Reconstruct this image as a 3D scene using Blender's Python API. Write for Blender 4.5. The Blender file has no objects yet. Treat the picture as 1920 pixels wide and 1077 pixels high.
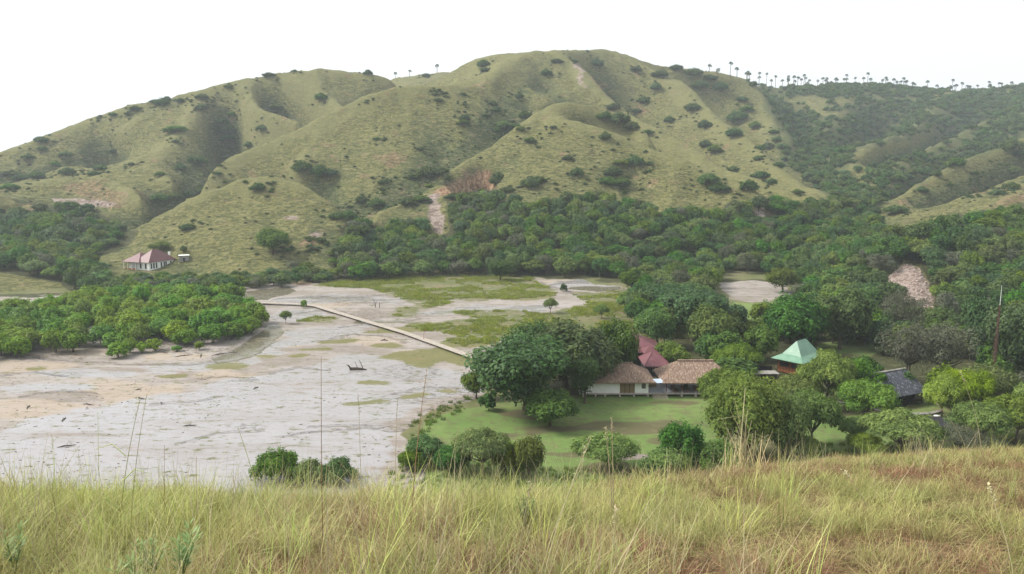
import bpy, math, random
import numpy as np
from mathutils import Vector, Matrix

scene = bpy.context.scene
COL = scene.collection
rng = np.random.default_rng(7)
random.seed(7)

# ---------------------------------------------------------------- camera
F_PX = 1493.0                       # focal length in pixels of the 1920 px wide photograph
CX, CY = 960.0, 538.5
CAM_Z = 56.0
PITCH = math.radians(9.08)
cam_data = bpy.data.cameras.new("camera")
cam_data.sensor_width = 36.0
cam_data.lens = 36.0 * F_PX / 1920.0
cam_data.clip_start = 0.1
cam_data.clip_end = 20000.0
cam = bpy.data.objects.new("camera", cam_data)
COL.objects.link(cam)
cam.location = (0, 0, CAM_Z)
cam.rotation_euler = (math.radians(90) - PITCH, 0, 0)
scene.camera = cam

# ---------------------------------------------------------------- sky, sun, exposure (thin bright overcast)
SUN_EL, SUN_AZ = math.radians(44), math.radians(-84)      # azimuth measured from +Y (view) towards +X
world = bpy.data.worlds.new("World")
scene.world = world
world.use_nodes = True
wn, wl = world.node_tree.nodes, world.node_tree.links
bg = wn["Background"]
sky = wn.new("ShaderNodeTexSky")
sky.sky_type = 'NISHITA'
sky.sun_disc = False
sky.sun_elevation = SUN_EL
sky.sun_rotation = SUN_AZ
sky.air_density = 1.0
sky.dust_density = 6.0
sky.ozone_density = 1.0
bw = wn.new("ShaderNodeRGBToBW")
wmix = wn.new("ShaderNodeMix"); wmix.data_type = 'RGBA'
wmix.inputs[0].default_value = 0.25
wl.new(sky.outputs[0], bw.inputs[0])
# cloud deck: the clear sky's light, whitened and evened out
wtint = wn.new("ShaderNodeMix"); wtint.data_type = 'RGBA'; wtint.inputs[0].default_value = 0.18
wtint.inputs[6].default_value = (9.6, 10.0, 10.5, 1)
wl.new(bw.outputs[0], wtint.inputs[7])
wl.new(wtint.outputs[2], wmix.inputs[6])
wl.new(sky.outputs[0], wmix.inputs[7])
wmix.inputs[0].default_value = 0.08
wl.new(wmix.outputs[2], bg.inputs[0])
bg.inputs[1].default_value = 0.076

sun_data = bpy.data.lights.new("sun", 'SUN')
sun_data.energy = 2.9
sun_data.angle = math.radians(20)
sun_data.color = (1.0, 0.965, 0.9)
sun = bpy.data.objects.new("sun", sun_data)
COL.objects.link(sun)
sd = Vector((math.sin(SUN_AZ) * math.cos(SUN_EL), math.cos(SUN_AZ) * math.cos(SUN_EL), math.sin(SUN_EL)))
sun.rotation_euler = sd.to_track_quat('Z', 'Y').to_euler()

scene.view_settings.view_transform = 'Standard'
scene.view_settings.look = 'None'
scene.view_settings.gamma = 1.0
scene.view_settings.exposure = 0.82
scene.render.resolution_x = 1024
scene.render.resolution_y = 574
scene.render.engine = 'CYCLES'
scene.cycles.max_bounces = 6
scene.cycles.diffuse_bounces = 3
scene.cycles.glossy_bounces = 2
scene.cycles.transmission_bounces = 3
scene.cycles.transparent_max_bounces = 6
scene.cycles.volume_bounces = 1

# ---------------------------------------------------------------- measuring helpers
CP, SP = math.cos(PITCH), math.sin(PITCH)

def world_at(px, py, Y):
    """point at forward distance Y seen at photograph pixel (px, py)"""
    u = (px - CX) / F_PX; v = (CY - py) / F_PX
    s = Y / (CP + v * SP)
    return (u * s, Y, CAM_Z + s * (v * CP - SP))

def ground0(px, py, z=0.0):
    """point on the horizontal plane at height z"""
    u = (px - CX) / F_PX; v = (CY - py) / F_PX
    s = (z - CAM_Z) / (v * CP - SP)
    return (u * s, s * (CP + v * SP), z)

def project(X, Y, Z):
    """world -> photograph pixel (arrays)"""
    dz = Z - CAM_Z
    depth = Y * CP - dz * SP
    up = Y * SP + dz * CP
    depth = np.maximum(depth, 1e-3)
    return CX + F_PX * X / depth, CY - F_PX * up / depth

def inside(px, py, poly):
    px = np.asarray(px); py = np.asarray(py)
    r = np.zeros(px.shape, bool)
    n = len(poly)
    j = n - 1
    for i in range(n):
        xi, yi = poly[i]; xj, yj = poly[j]
        c = ((yi > py) != (yj > py))
        with np.errstate(divide='ignore', invalid='ignore'):
            xx = (xj - xi) * (py - yi) / ((yj - yi) if yj != yi else 1e-9) + xi
        r ^= c & (px < xx)
        j = i
    return r

def h2(ix, iy, seed):
    ix = ix.astype(np.int64); iy = iy.astype(np.int64)
    h = (ix * 374761393 + iy * 668265263 + seed * 2147483647 + 1013904223) & 0xFFFFFFFF
    h = ((h ^ (h >> 13)) * 1274126177) & 0xFFFFFFFF
    h = ((h ^ (h >> 16)) * 2246822519) & 0xFFFFFFFF
    return ((h ^ (h >> 15)) & 0xFFFFFF) / float(0xFFFFFF)

def vnoise(x, y, seed=0):
    x = np.asarray(x, float); y = np.asarray(y, float)
    ix = np.floor(x); iy = np.floor(y)
    fx = x - ix; fy = y - iy
    fx = fx * fx * fx * (fx * (fx * 6 - 15) + 10); fy = fy * fy * fy * (fy * (fy * 6 - 15) + 10)
    a = h2(ix, iy, seed); b = h2(ix + 1, iy, seed); c = h2(ix, iy + 1, seed); d = h2(ix + 1, iy + 1, seed)
    return (a + (b - a) * fx) * (1 - fy) + (c + (d - c) * fx) * fy

def fbm(x, y, oct=4, seed=0, gain=0.5):
    s = 0; a = 1; t = 0
    for o in range(oct):
        s = s + a * (vnoise(x * 2 ** o + 17.3 * o, y * 2 ** o - 9.1 * o, seed + o) - 0.5)
        t += a; a *= gain
    return s / t * 2          # about -1..1

def sstep(a, b, x):
    t = np.clip((x - a) / (b - a), 0, 1)
    return t * t * (3 - 2 * t)

# ---------------------------------------------------------------- terrain solve: ridges and valleys -> heights
U0, U1 = -0.98, 0.98
T0, T1 = math.log(105.0), math.log(2300.0)
CN = 336
CM = int(round((T1 - T0) / (U1 - U0) * CN))
fixed = np.full((CM, CN), np.nan)
weight = np.zeros((CM, CN))

def cell(X, Y):
    j = (X / Y - U0) / (U1 - U0) * (CN - 1)
    i = (math.log(Y) - T0) / (T1 - T0) * (CM - 1)
    return i, j

def put(p, overwrite=True):
    i, j = cell(p[0], p[1]); i = int(round(i)); j = int(round(j))
    if 0 <= i < CM and 0 <= j < CN:
        if overwrite or np.isnan(fixed[i, j]): fixed[i, j] = p[2]

CRESTS, DRAINS = [], []
def line3(pts, drain=False):
    (DRAINS if drain else CRESTS).append([tuple(p) for p in pts])
    pts = [np.array(p, float) for p in pts]
    n = len(pts)
    for k in range(n - 1):
        p0 = pts[max(k - 1, 0)]; p1 = pts[k]; p2 = pts[k + 1]; p3 = pts[min(k + 2, n - 1)]
        m = int(np.linalg.norm((p2 - p1)[:2] / p1[1] * 300) * 1.5) + 4
        for t in np.linspace(0, 1, m):
            q = 0.5 * (2 * p1 + (p2 - p0) * t + (2 * p0 - 5 * p1 + 4 * p2 - p3) * t * t + (3 * p1 - p0 - 3 * p2 + p3) * t ** 3)
            put(q)

def seen(pts, drain=False):                      # (px, py, Y) : on the surface and visible in the photograph
    line3([world_at(*p) for p in pts], drain)

def hidden(pts):                    # (px, Y, z)
    out = []
    for px, Y, z in pts:
        u = (px - CX) / F_PX
        s = Y / CP
        # depth along the axis for this height
        s = Y * CP - (z - CAM_Z) * SP
        out.append((u * s, Y, z * (0.66 if z > 15 else 1)))
    line3(out, True)

# --- level ground: mudflat, meadow and the wooded flat on the right
FLAT = [(-900, 1100), (-900, 560), (-300, 548), (20, 548), (140, 538), (250, 530), (360, 528), (450, 528), (540, 530),
        (620, 524), (760, 519), (900, 517), (1040, 516), (1180, 515), (1350, 505), (1500, 512), (1590, 545), (1650, 590),
        (1720, 625), (1850, 655), (2000, 668), (2500, 700), (2900, 1100)]
ii, jj = np.meshgrid(np.arange(CM), np.arange(CN), indexing='ij')
gY = np.exp(T0 + (T1 - T0) * ii / (CM - 1)); gU = U0 + (U1 - U0) * jj / (CN - 1); gX = gU * gY
gpx, gpy = project(gX, gY, np.zeros_like(gX))
fixed[inside(gpx, gpy, FLAT)] = 0.0

# --- skyline of the big left hill and its back
seen([(-520, 440, 600), (-200, 350, 640), (0, 292, 690), (70, 266, 705), (150, 234, 730), (230, 206, 745), (300, 189, 760), (400, 168, 775),
      (470, 152, 790), (545, 138, 800), (640, 135, 810), (700, 146, 805), (745, 156, 800)])
hidden([(-300, 900, 30), (100, 1000, 40), (400, 1050, 60), (700, 1100, 90), (900, 1200, 90), (1200, 1500, 90)])
# distant ground behind the saddle
seen([(700, 150, 1050), (760, 143, 1080), (820, 135, 1100), (880, 128, 1120)])
seen([(745, 163, 860), (790, 165, 840), (830, 168, 800)])
# spurs of the left hill
seen([(300, 196, 752), (250, 230, 720), (195, 268, 695), (140, 300, 665), (80, 326, 635), (10, 345, 600), (-60, 362, 570)])
seen([(370, 190, 750), (365, 225, 715), (330, 262, 675), (300, 300, 630), (320, 335, 585), (345, 365, 550)])
seen([(470, 165, 770), (480, 205, 725), (540, 225, 700), (580, 245, 680)])
seen([(560, 150, 785), (620, 190, 745), (650, 215, 705)])
seen([(250, 300, 640), (180, 330, 600), (90, 342, 575), (37, 356, 560)])
seen([(180, 332, 585), (234, 352, 555), (277, 382, 520)])
# gullies of the left hill
hidden([(210, 700, 66), (150, 670, 54), (70, 640, 42), (-20, 600, 26)])
hidden([(430, 740, 92), (425, 690, 72), (420, 640, 50), (400, 590, 30)])
hidden([(520, 760, 112), (560, 730, 96), (600, 710, 86)])
# valley between left hill and middle dome
hidden([(760, 800, 128), (700, 720, 92), (620, 690, 76), (520, 660, 54), (420, 610, 30), (340, 560, 19), (285, 520, 12), (245, 490, 7)])
# middle dome: crest
seen([(392, 335, 560), (430, 305, 575), (480, 282, 588), (540, 254, 602), (600, 226, 618), (650, 203, 630), (700, 182, 640), (745, 169, 648),
      (800, 165, 655), (850, 165, 665), (900, 163, 685), (925, 150, 720), (950, 125, 780), (972, 108, 830), (985, 101, 860)])
# face of the dome
seen([(850, 165, 665), (860, 215, 625), (850, 255, 600), (820, 290, 575)])
seen([(760, 185, 640), (740, 240, 598), (720, 300, 555), (690, 340, 530)])
seen([(640, 220, 620), (600, 270, 585), (560, 320, 545)])
# main peak
seen([(985, 101, 860), (1020, 99, 865), (1060, 102, 870), (1095, 100, 920), (1130, 97, 960), (1165, 103, 965), (1210, 119, 970), (1260, 129, 980),
      (1320, 133, 990), (1380, 141, 1010), (1420, 158, 1060)])
seen([(985, 101, 860), (930, 106, 880), (890, 116, 890), (860, 130, 900), (835, 146, 900), (805, 158, 900)])
seen([(850, 160, 720), (890, 135, 800), (900, 118, 850)])
# hollow in the front of the peak
seen([(900, 190, 690), (960, 160, 740), (1000, 130, 800)])
seen([(1010, 120, 830), (1010, 165, 760), (1030, 190, 715)])
# spurs right of the peak
seen([(1060, 103, 865), (1100, 140, 815), (1135, 180, 765), (1170, 210, 735), (1230, 243, 690), (1290, 276, 655), (1360, 316, 610), (1460, 352, 565), (1545, 376, 530)])
seen([(1165, 104, 960), (1220, 130, 930), (1280, 158, 900), (1325, 198, 845), (1350, 227, 800), (1413, 270, 730), (1475, 328, 650), (1530, 358, 600), (1585, 380, 560)])
seen([(1400, 150, 1020), (1440, 195, 960), (1455, 230, 900), (1480, 262, 840)])
hidden([(1130, 870, 138), (1190, 800, 104), (1270, 730, 78), (1345, 660, 56), (1430, 600, 33), (1500, 555, 22)])
hidden([(1300, 930, 126), (1375, 860, 100), (1430, 780, 76), (1480, 710, 52), (1545, 620, 30)])
# valley between dome and front ridge
seen([(1005, 212, 668), (970, 235, 635), (941, 257, 610), (887, 292, 575), (837, 330, 545), (795, 358, 522), (740, 384, 503), (700, 402, 485)], True)
seen([(1030, 190, 720), (1005, 212, 668)], True)
hidden([(600, 528, 38), (555, 536, 38), (500, 534, 33), (450, 536, 28), (400, 532, 22), (350, 525, 15)])
hidden([(540, 515, 34), (470, 514, 30), (420, 512, 24)])
hidden([(640, 500, 27), (690, 470, 17), (690, 440, 9), (680, 410, 2)])
# front ridge
seen([(1050, 197, 622), (1010, 212, 612), (957, 244, 598), (900, 284, 572), (850, 315, 548), (825, 335, 536)])
seen([(1050, 197, 622), (1010, 232, 600), (974, 262, 580), (930, 292, 560), (880, 322, 540), (840, 342, 525), (807, 362, 512), (745, 382, 496), (690, 408, 472)])
seen([(1050, 197, 622), (1090, 201, 625), (1124, 207, 625), (1175, 227, 615), (1210, 254, 598), (1226, 270, 590)])
seen([(1035, 222, 600), (1091, 234, 592), (1140, 247, 582), (1190, 267, 570), (1250, 292, 556), (1310, 314, 542), (1380, 344, 522), (1440, 376, 502)])
hidden([(1000, 690, 98), (1075, 685, 92), (1150, 660, 76), (1235, 618, 62), (1320, 575, 48), (1400, 545, 36), (1480, 520, 24)])
hidden([(900, 545, 52), (850, 528, 42)])
hidden([(1110, 608, 76), (1170, 600, 72)])
# front face foot
seen([(860, 372, 500), (850, 420, 462), (840, 450, 440)])
seen([(1040, 300, 548), (1050, 370, 500)])
seen([(1180, 330, 535), (1200, 390, 492)])
seen([(1300, 350, 520), (1330, 400, 478)])
# house knoll
seen([(140, 492, 425), (190, 466, 440), (250, 432, 455), (310, 402, 466), (360, 372, 475), (410, 350, 482), (450, 339, 487), (485, 336, 488), (520, 340, 486), (555, 348, 482),
      (600, 370, 470), (640, 400, 452), (662, 430, 435), (668, 470, 410), (655, 515, 384)])
seen([(430, 345, 486), (390, 372, 482), (330, 392, 486), (290, 400, 490)])
seen([(480, 345, 480), (430, 400, 450), (370, 440, 428), (330, 470, 412)])
seen([(200, 505, 398), (270, 506, 396), (340, 500, 400), (380, 515, 388)])
seen([(560, 400, 448), (580, 450, 415), (560, 500, 390)])
# wooded ground on the left and small knolls there
hidden([(-300, 420, 6), (0, 440, 6), (80, 455, 8), (180, 460, 6)])
hidden([(-200, 500, 14), (0, 510, 12), (120, 515, 12), (220, 500, 10)])
seen([(-120, 350, 520), (-40, 362, 520), (20, 372, 515), (70, 386, 505)])
seen([(-200, 490, 385), (-60, 505, 375), (0, 514, 368), (60, 521, 362), (110, 528, 356)])
# right valley floor
seen([(1455, 190, 1120), (1480, 235, 1000), (1505, 275, 880), (1535, 318, 760), (1565, 350, 680), (1592, 378, 600)], True)
hidden([(1600, 540, 20), (1600, 480, 12), (1580, 430, 6)])
# far ridge with palms, and its slopes
seen([(1420, 158, 1160), (1470, 164, 1200), (1530, 166, 1230), (1580, 158, 1240), (1620, 154, 1250), (1680, 162, 1260), (1740, 168, 1260), (1800, 174, 1250), (1860, 172, 1240), (1920, 162, 1230),
      (2050, 140, 1220), (2300, 130, 1200)])
hidden([(1300, 1900, 60), (1700, 1900, 60), (2200, 1900, 60)])
seen([(1600, 165, 1200), (1580, 205, 1050), (1560, 250, 930)])
seen([(1760, 180, 1180), (1740, 215, 1030), (1700, 250, 920), (1640, 272, 830), (1600, 300, 760), (1580, 330, 700)])
seen([(1920, 190, 1120), (1850, 225, 980), (1780, 262, 860), (1720, 290, 780), (1650, 330, 690), (1620, 365, 620)])
hidden([(1660, 1080, 116), (1640, 980, 98), (1600, 880, 76)])
hidden([(1850, 1080, 120), (1790, 950, 92), (1700, 830, 66), (1650, 760, 48)])
# grassy spur on the right
hidden([(2000, 840, 82), (1900, 800, 68), (1790, 720, 50), (1720, 660, 38), (1660, 590, 24)])
seen([(2150, 200, 760), (2000, 240, 740), (1920, 264, 715), (1850, 290, 680), (1790, 312, 650), (1730, 342, 615), (1680, 372, 580), (1645, 398, 545)])
seen([(1990, 300, 680), (1920, 330, 640), (1860, 352, 600), (1800, 372, 565), (1740, 398, 530), (1690, 425, 490)])
hidden([(2000, 700, 70), (1900, 650, 50), (1830, 610, 40), (1750, 570, 29)])
seen([(2000, 345, 560), (1920, 366, 530), (1860, 385, 505), (1810, 405, 480)])
hidden([(2000, 500, 34), (1900, 470, 25), (1800, 440, 17), (1700, 425, 9)])
# near hill on the right with the landslide
seen([(2300, 385, 420), (2050, 395, 415), (1920, 403, 405), (1850, 412, 395), (1790, 424, 385), (1730, 440, 372), (1690, 458, 358), (1640, 490, 335)])
seen([(1725, 500, 325), (1715, 535, 308), (1700, 575, 292)])
seen([(1900, 470, 345), (1880, 540, 310), (1850, 600, 282)])
# outer border
for j in range(CN):
    fixed[CM - 1, j] = 30.0

def relax(fx, z, it):
    m = ~np.isnan(fx)
    v = np.where(m, fx, 0)
    for _ in range(it):
        p = np.pad(z, 1, mode='edge')
        zn = 0.25 * (p[:-2, 1:-1] + p[2:, 1:-1] + p[1:-1, :-2] + p[1:-1, 2:])
        z = np.where(m, v, z + 1.0 * (zn - z))
    return z

def down(fx):
    a, b = fx.shape
    a2, b2 = a // 2, b // 2
    q = fx[:a2 * 2, :b2 * 2].reshape(a2, 2, b2, 2)
    cnt = (~np.isnan(q)).sum((1, 3)); sm = np.nansum(q, (1, 3))
    return np.where(cnt > 0, sm / np.maximum(cnt, 1), np.nan)

def resize(z, shape):
    a = np.linspace(0, z.shape[0] - 1, shape[0]); b = np.linspace(0, z.shape[1] - 1, shape[1])
    i = np.clip(a.astype(int), 0, z.shape[0] - 2); j = np.clip(b.astype(int), 0, z.shape[1] - 2)
    fa = (a - i)[:, None]; fb = (b - j)[None]
    return (z[i][:, j] * (1 - fa) * (1 - fb) + z[i + 1][:, j] * fa * (1 - fb) + z[i][:, j + 1] * (1 - fa) * fb + z[i + 1][:, j + 1] * fa * fb)

pyr = [fixed]
for _ in range(5): pyr.append(down(pyr[-1]))
zc = np.full(pyr[-1].shape, 30.0)
for lev in range(5, -1, -1):
    zc = resize(zc, pyr[lev].shape)
    zc = relax(pyr[lev], zc, 400 if lev > 1 else 160)

def blur(z, n):
    for _ in range(n):
        p = np.pad(z, 1, mode='edge')
        z = 0.5 * z + 0.125 * (p[:-2, 1:-1] + p[2:, 1:-1] + p[1:-1, :-2] + p[1:-1, 2:])
    return z
flatm = inside(gpx, gpy, FLAT)
# round the crests, then put back the height the rounding took from them
zb = blur(zc, 4)
zb = zb + blur(zc - zb, 14) * 0.9
dz_ = zb - blur(zb, 100)
zb = zb + np.where(dz_ > 0, 0.35, 1.5) * dz_ * np.clip((zb - 4) / 20, 0, 1) * np.clip((1030 - gY) / 90, 0, 1)
zc = np.where(flatm, 0, np.maximum(zb, 0))
zc = blur(zc, 1)

# fine grid
TN, TM = 900, 1500
zf = resize(zc, (TM, TN))
ti, tj = np.meshgrid(np.arange(TM), np.arange(TN), indexing='ij')
tY = np.exp(T0 + (T1 - T0) * ti / (TM - 1)); tU = U0 + (U1 - U0) * tj / (TN - 1); tX = tU * tY
hill = sstep(0.5, 14, zf)
# erosion gullies and terracettes
wx = tX + 14 * fbm(tX / 60, tY / 60, 3, 5); wy = tY + 14 * fbm(tX / 60, tY / 60, 3, 9)
g1 = 1 - np.abs(fbm(wx / 42, wy / 70, 3, 21)) * 2.2
g2 = 1 - np.abs(fbm(wx / 17, wy / 24, 3, 31)) * 2.2
zf = zf + hill * (g1 * 1.9 - 1.0 + g2 * 0.75 + 0.5 * fbm(tX / 9, tY / 9, 3, 41) + 0.22 * fbm(tX / 2.6, tY / 2.6, 2, 43))
zf = zf + (1 - hill) * 0.10 * fbm(tX / 15, tY / 15, 3, 51)
zf = np.where(tY < 128, zf - (128 - tY) * 0.15, zf)

def ground_z(X, Y):
    X = np.asarray(X, float); Y = np.asarray(Y, float)
    j = np.clip((X / Y - U0) / (U1 - U0) * (TN - 1), 0, TN - 1.001)
    i = np.clip((np.log(Y) - T0) / (T1 - T0) * (TM - 1), 0, TM - 1.001)
    i0 = i.astype(int); j0 = j.astype(int); fi = i - i0; fj = j - j0
    return (zf[i0, j0] * (1 - fi) * (1 - fj) + zf[i0 + 1, j0] * fi * (1 - fj) + zf[i0, j0 + 1] * (1 - fi) * fj + zf[i0 + 1, j0 + 1] * fi * fj)

def hit(px, py, Ymin=118):
    """where the sight line through pixel (px,py) meets the terrain"""
    Ys = np.exp(np.linspace(math.log(Ymin), math.log(1900), 1400))
    u = (px - CX) / F_PX; v = (CY - py) / F_PX
    s = Ys / (CP + v * SP)
    Z = CAM_Z + s * (v * CP - SP)
    gz = ground_z(u * s, Ys)
    k = np.where(Z <= gz)[0]
    if len(k) == 0: return None
    k = k[0]
    return (u * s[k], Ys[k], float(gz[k]))
# ---------------------------------------------------------------- materials
def new_mat(name):
    m = bpy.data.materials.new(name); m.use_nodes = True
    nt = m.node_tree
    return m, nt, nt.nodes, nt.links, nt.nodes["Principled BSDF"]

class G:
    """small helper for writing node graphs"""
    def __init__(s, nt): s.nt = nt; s.n = nt.nodes; s.l = nt.links
    def val(s, sock, v):
        if isinstance(v, (int, float)): sock.default_value = v
        elif isinstance(v, tuple):
            sock.default_value = v if len(v) == len(sock.default_value) else tuple(v) + (1.0,)
        else: s.l.new(v, sock)
    def math(s, op, a, b=0.0, c=None, clamp=False):
        n = s.n.new("ShaderNodeMath"); n.operation = op; n.use_clamp = clamp
        s.val(n.inputs[0], a); s.val(n.inputs[1], b)
        if c is not None: s.val(n.inputs[2], c)
        return n.outputs[0]
    def mix(s, f, a, b, mode='MIX'):
        n = s.n.new("ShaderNodeMix"); n.data_type = 'RGBA'; n.blend_type = mode
        s.val(n.inputs[0], f); s.val(n.inputs[6], a); s.val(n.inputs[7], b)
        return n.outputs[2]
    def noise(s, vec, scale, detail=4, rough=0.55, dist=0.0):
        n = s.n.new("ShaderNodeTexNoise"); n.inputs['Scale'].default_value = scale
        n.inputs['Detail'].default_value = detail; n.inputs['Roughness'].default_value = rough
        n.inputs['Distortion'].default_value = dist
        if vec is not None: s.l.new(vec, n.inputs['Vector'])
        return n.outputs[0]
    def vor(s, vec, scale, out=0, feature='F1', rnd=1.0):
        n = s.n.new("ShaderNodeTexVoronoi"); n.inputs['Scale'].default_value = scale; n.feature = feature
        n.inputs['Randomness'].default_value = rnd
        if vec is not None: s.l.new(vec, n.inputs['Vector'])
        return n.outputs[out]
    def coord(s, which='Object'):
        return s.n.new("ShaderNodeTexCoord").outputs[which]
    def map(s, vec, scale=(1, 1, 1), loc=(0, 0, 0), rot=(0, 0, 0)):
        n = s.n.new("ShaderNodeMapping"); s.l.new(vec, n.inputs[0])
        n.inputs['Scale'].default_value = scale; n.inputs['Location'].default_value = loc; n.inputs['Rotation'].default_value = rot
        return n.outputs[0]
    def ramp(s, f, stops):
        n = s.n.new("ShaderNodeValToRGB"); e = n.color_ramp.elements
        while len(e) < len(stops): e.new(0.5)
        for k, (p, c) in enumerate(stops): e[k].position = p; e[k].color = tuple(c) + (1,) if len(c) == 3 else c
        s.l.new(f, n.inputs[0]); return n.outputs[0]
    def step(s, f, a, b):
        n = s.n.new("ShaderNodeMapRange"); n.interpolation_type = 'SMOOTHSTEP'
        s.val(n.inputs[0], f); n.inputs[1].default_value = a; n.inputs[2].default_value = b
        return n.outputs[0]
    def attr(s, name, out=2, typ='GEOMETRY'):
        n = s.n.new("ShaderNodeAttribute"); n.attribute_name = name; n.attribute_type = typ
        return n.outputs[out]
    def bump(s, h, strength=0.5, dist=0.1, normal=None):
        n = s.n.new("ShaderNodeBump"); n.inputs['Strength'].default_value = strength; n.inputs['Distance'].default_value = dist
        s.l.new(h, n.inputs['Height'])
        if normal is not None: s.l.new(normal, n.inputs['Normal'])
        return n.outputs[0]
    def hsv(s, col, h=0.5, sat=1.0, v=1.0):
        n = s.n.new("ShaderNodeHueSaturation")
        s.val(n.inputs['Hue'], h); s.val(n.inputs['Saturation'], sat); s.val(n.inputs['Value'], v); s.val(n.inputs['Color'], col)
        return n.outputs[0]

def basic_mat(name, col, col2=None, scale=3.0, rough=0.8, metal=0.0, bump=0.0, stretch=(1, 1, 1), spec=0.3):
    m, nt, n, l, P = new_mat(name); g = G(nt)
    v = g.map(g.coord(), stretch)
    nz = g.noise(v, scale, 5)
    c2 = col2 or tuple(c * 0.72 for c in col)
    l.new(g.mix(g.step(nz, 0.35, 0.7), col, c2), P.inputs['Base Color'])
    P.inputs['Roughness'].default_value = rough; P.inputs['Metallic'].default_value = metal
    P.inputs['Specular IOR Level'].default_value = spec
    if bump: l.new(g.bump(nz, 0.6, bump), P.inputs['Normal'])
    return m

def leaf_mat(name, dark, light, trans=0.22, hue=0.03, vv=0.35, rough=0.75):
    m, nt, n, l, P = new_mat(name); g = G(nt)
    oi = n.new("ShaderNodeObjectInfo")
    t = g.attr('tint')
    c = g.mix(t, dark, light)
    h = g.math('MULTIPLY_ADD', oi.outputs['Random'], hue * 2, 0.5 - hue)
    r2 = g.math('FRACT', g.math('MULTIPLY', oi.outputs['Random'], 7.31))
    v = g.math('MULTIPLY_ADD', r2, vv, 1 - vv / 2)
    r3 = g.math('FRACT', g.math('MULTIPLY', oi.outputs['Random'], 13.7))
    s_ = g.math('MULTIPLY_ADD', r3, 0.35, 0.95)
    c = g.hsv(c, h, s_, v)
    l.new(c, P.inputs['Base Color'])
    P.inputs['Roughness'].default_value = rough; P.inputs['Specular IOR Level'].default_value = 0.25
    tr = n.new("ShaderNodeBsdfTranslucent"); l.new(g.hsv(c, 0.49, 1.1, 1.3), tr.inputs[0])
    mx = n.new("ShaderNodeMixShader"); mx.inputs[0].default_value = trans
    l.new(P.outputs[0], mx.inputs[1]); l.new(tr.outputs[0], mx.inputs[2])
    l.new(mx.outputs[0], n['Material Output'].inputs[0])
    return m

M = {}
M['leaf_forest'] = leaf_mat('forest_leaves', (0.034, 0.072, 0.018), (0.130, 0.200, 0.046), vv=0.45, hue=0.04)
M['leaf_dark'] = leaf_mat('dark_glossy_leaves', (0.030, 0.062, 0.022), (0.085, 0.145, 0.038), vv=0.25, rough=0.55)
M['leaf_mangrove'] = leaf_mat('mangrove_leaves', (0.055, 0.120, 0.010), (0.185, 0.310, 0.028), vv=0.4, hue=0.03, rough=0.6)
M['leaf_feather'] = leaf_mat('feathery_leaves', (0.065, 0.11, 0.030), (0.195, 0.265, 0.075), vv=0.35, hue=0.02)
M['leaf_yellow'] = leaf_mat('yellowish_leaves', (0.109, 0.163, 0.028), (0.310, 0.388, 0.070), vv=0.15, hue=0.01)
M['leaf_shrub'] = leaf_mat('hill_shrub_leaves', (0.036, 0.068, 0.024), (0.095, 0.150, 0.042), hue=0.03, vv=0.4)
M['leaf_grey'] = leaf_mat('thin_greyish_leaves', (0.07, 0.08, 0.05), (0.15, 0.165, 0.10), trans=0.1, hue=0.01)
M['leaf_palm'] = leaf_mat('fan_palm_leaves', (0.062, 0.090, 0.056), (0.132, 0.171, 0.093), trans=0.1)
M['leaf_far'] = leaf_mat('valley_leaves', (0.048, 0.085, 0.032), (0.125, 0.185, 0.060), vv=0.5, hue=0.03)
M['leaf_olive'] = leaf_mat('olive_scrub_leaves', (0.05, 0.062, 0.022), (0.12, 0.125, 0.045), hue=0.02)
M['leaf_marsh'] = leaf_mat('marsh_grass_blades', (0.155, 0.186, 0.050), (0.310, 0.341, 0.093), trans=0.15, hue=0.02)
M['bark'] = basic_mat('bark', (0.11, 0.085, 0.06), (0.05, 0.04, 0.03), 2.0, 0.95, bump=0.05, stretch=(4, 4, 1))
M['palm_trunk'] = basic_mat('palm_trunk', (0.17, 0.155, 0.13), (0.09, 0.08, 0.07), 2.0, 0.95)
M['deadwood'] = basic_mat('deadwood', (0.10, 0.075, 0.06), (0.04, 0.032, 0.028), 4.0, 0.9)

# ---------------------------------------------------------------- surface masks over the terrain
tpx, tpy = project(tX, tY, zf)
wpx = tpx + 9 * fbm(tX / 7, tY / 7, 4, 61) + 16 * fbm(tX / 30, tY / 30, 3, 63)
wpy = tpy + 4 * fbm(tX / 6 + 40, tY / 6, 4, 67) + 5 * fbm(tX / 30 + 9, tY / 30, 3, 69)

def boxblur(a, n):
    for _ in range(n):
        p = np.pad(a, 1, mode='edge')
        a = 0.25 * (p[:-2, 1:-1] + p[2:, 1:-1] + p[1:-1, :-2] + p[1:-1, 2:]) * 0.66 + 0.34 * a
    return a

def mask(polys, blurn=2, warp=1.0):
    r = np.zeros(tX.shape, bool)
    qx = tpx + (wpx - tpx) * warp; qy = tpy + (wpy - tpy) * warp
    for p in polys:
        xs = [a[0] for a in p]; ys = [a[1] for a in p]
        bb = (qx > min(xs) - 1) & (qx < max(xs) + 1) & (qy > min(ys) - 1) & (qy < max(ys) + 1)
        r[bb] |= inside(qx[bb], qy[bb], p)
    return boxblur(r.astype(float), blurn)

def ell(cx, cy, rx, ry, tilt=0.0, n=18):
    return [(cx + rx * math.cos(t) - tilt * ry * math.sin(t), cy + ry * math.sin(t) - tilt * rx * math.cos(t) * ry / rx) for t in [2 * math.pi * k / n for k in range(n)]]

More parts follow.
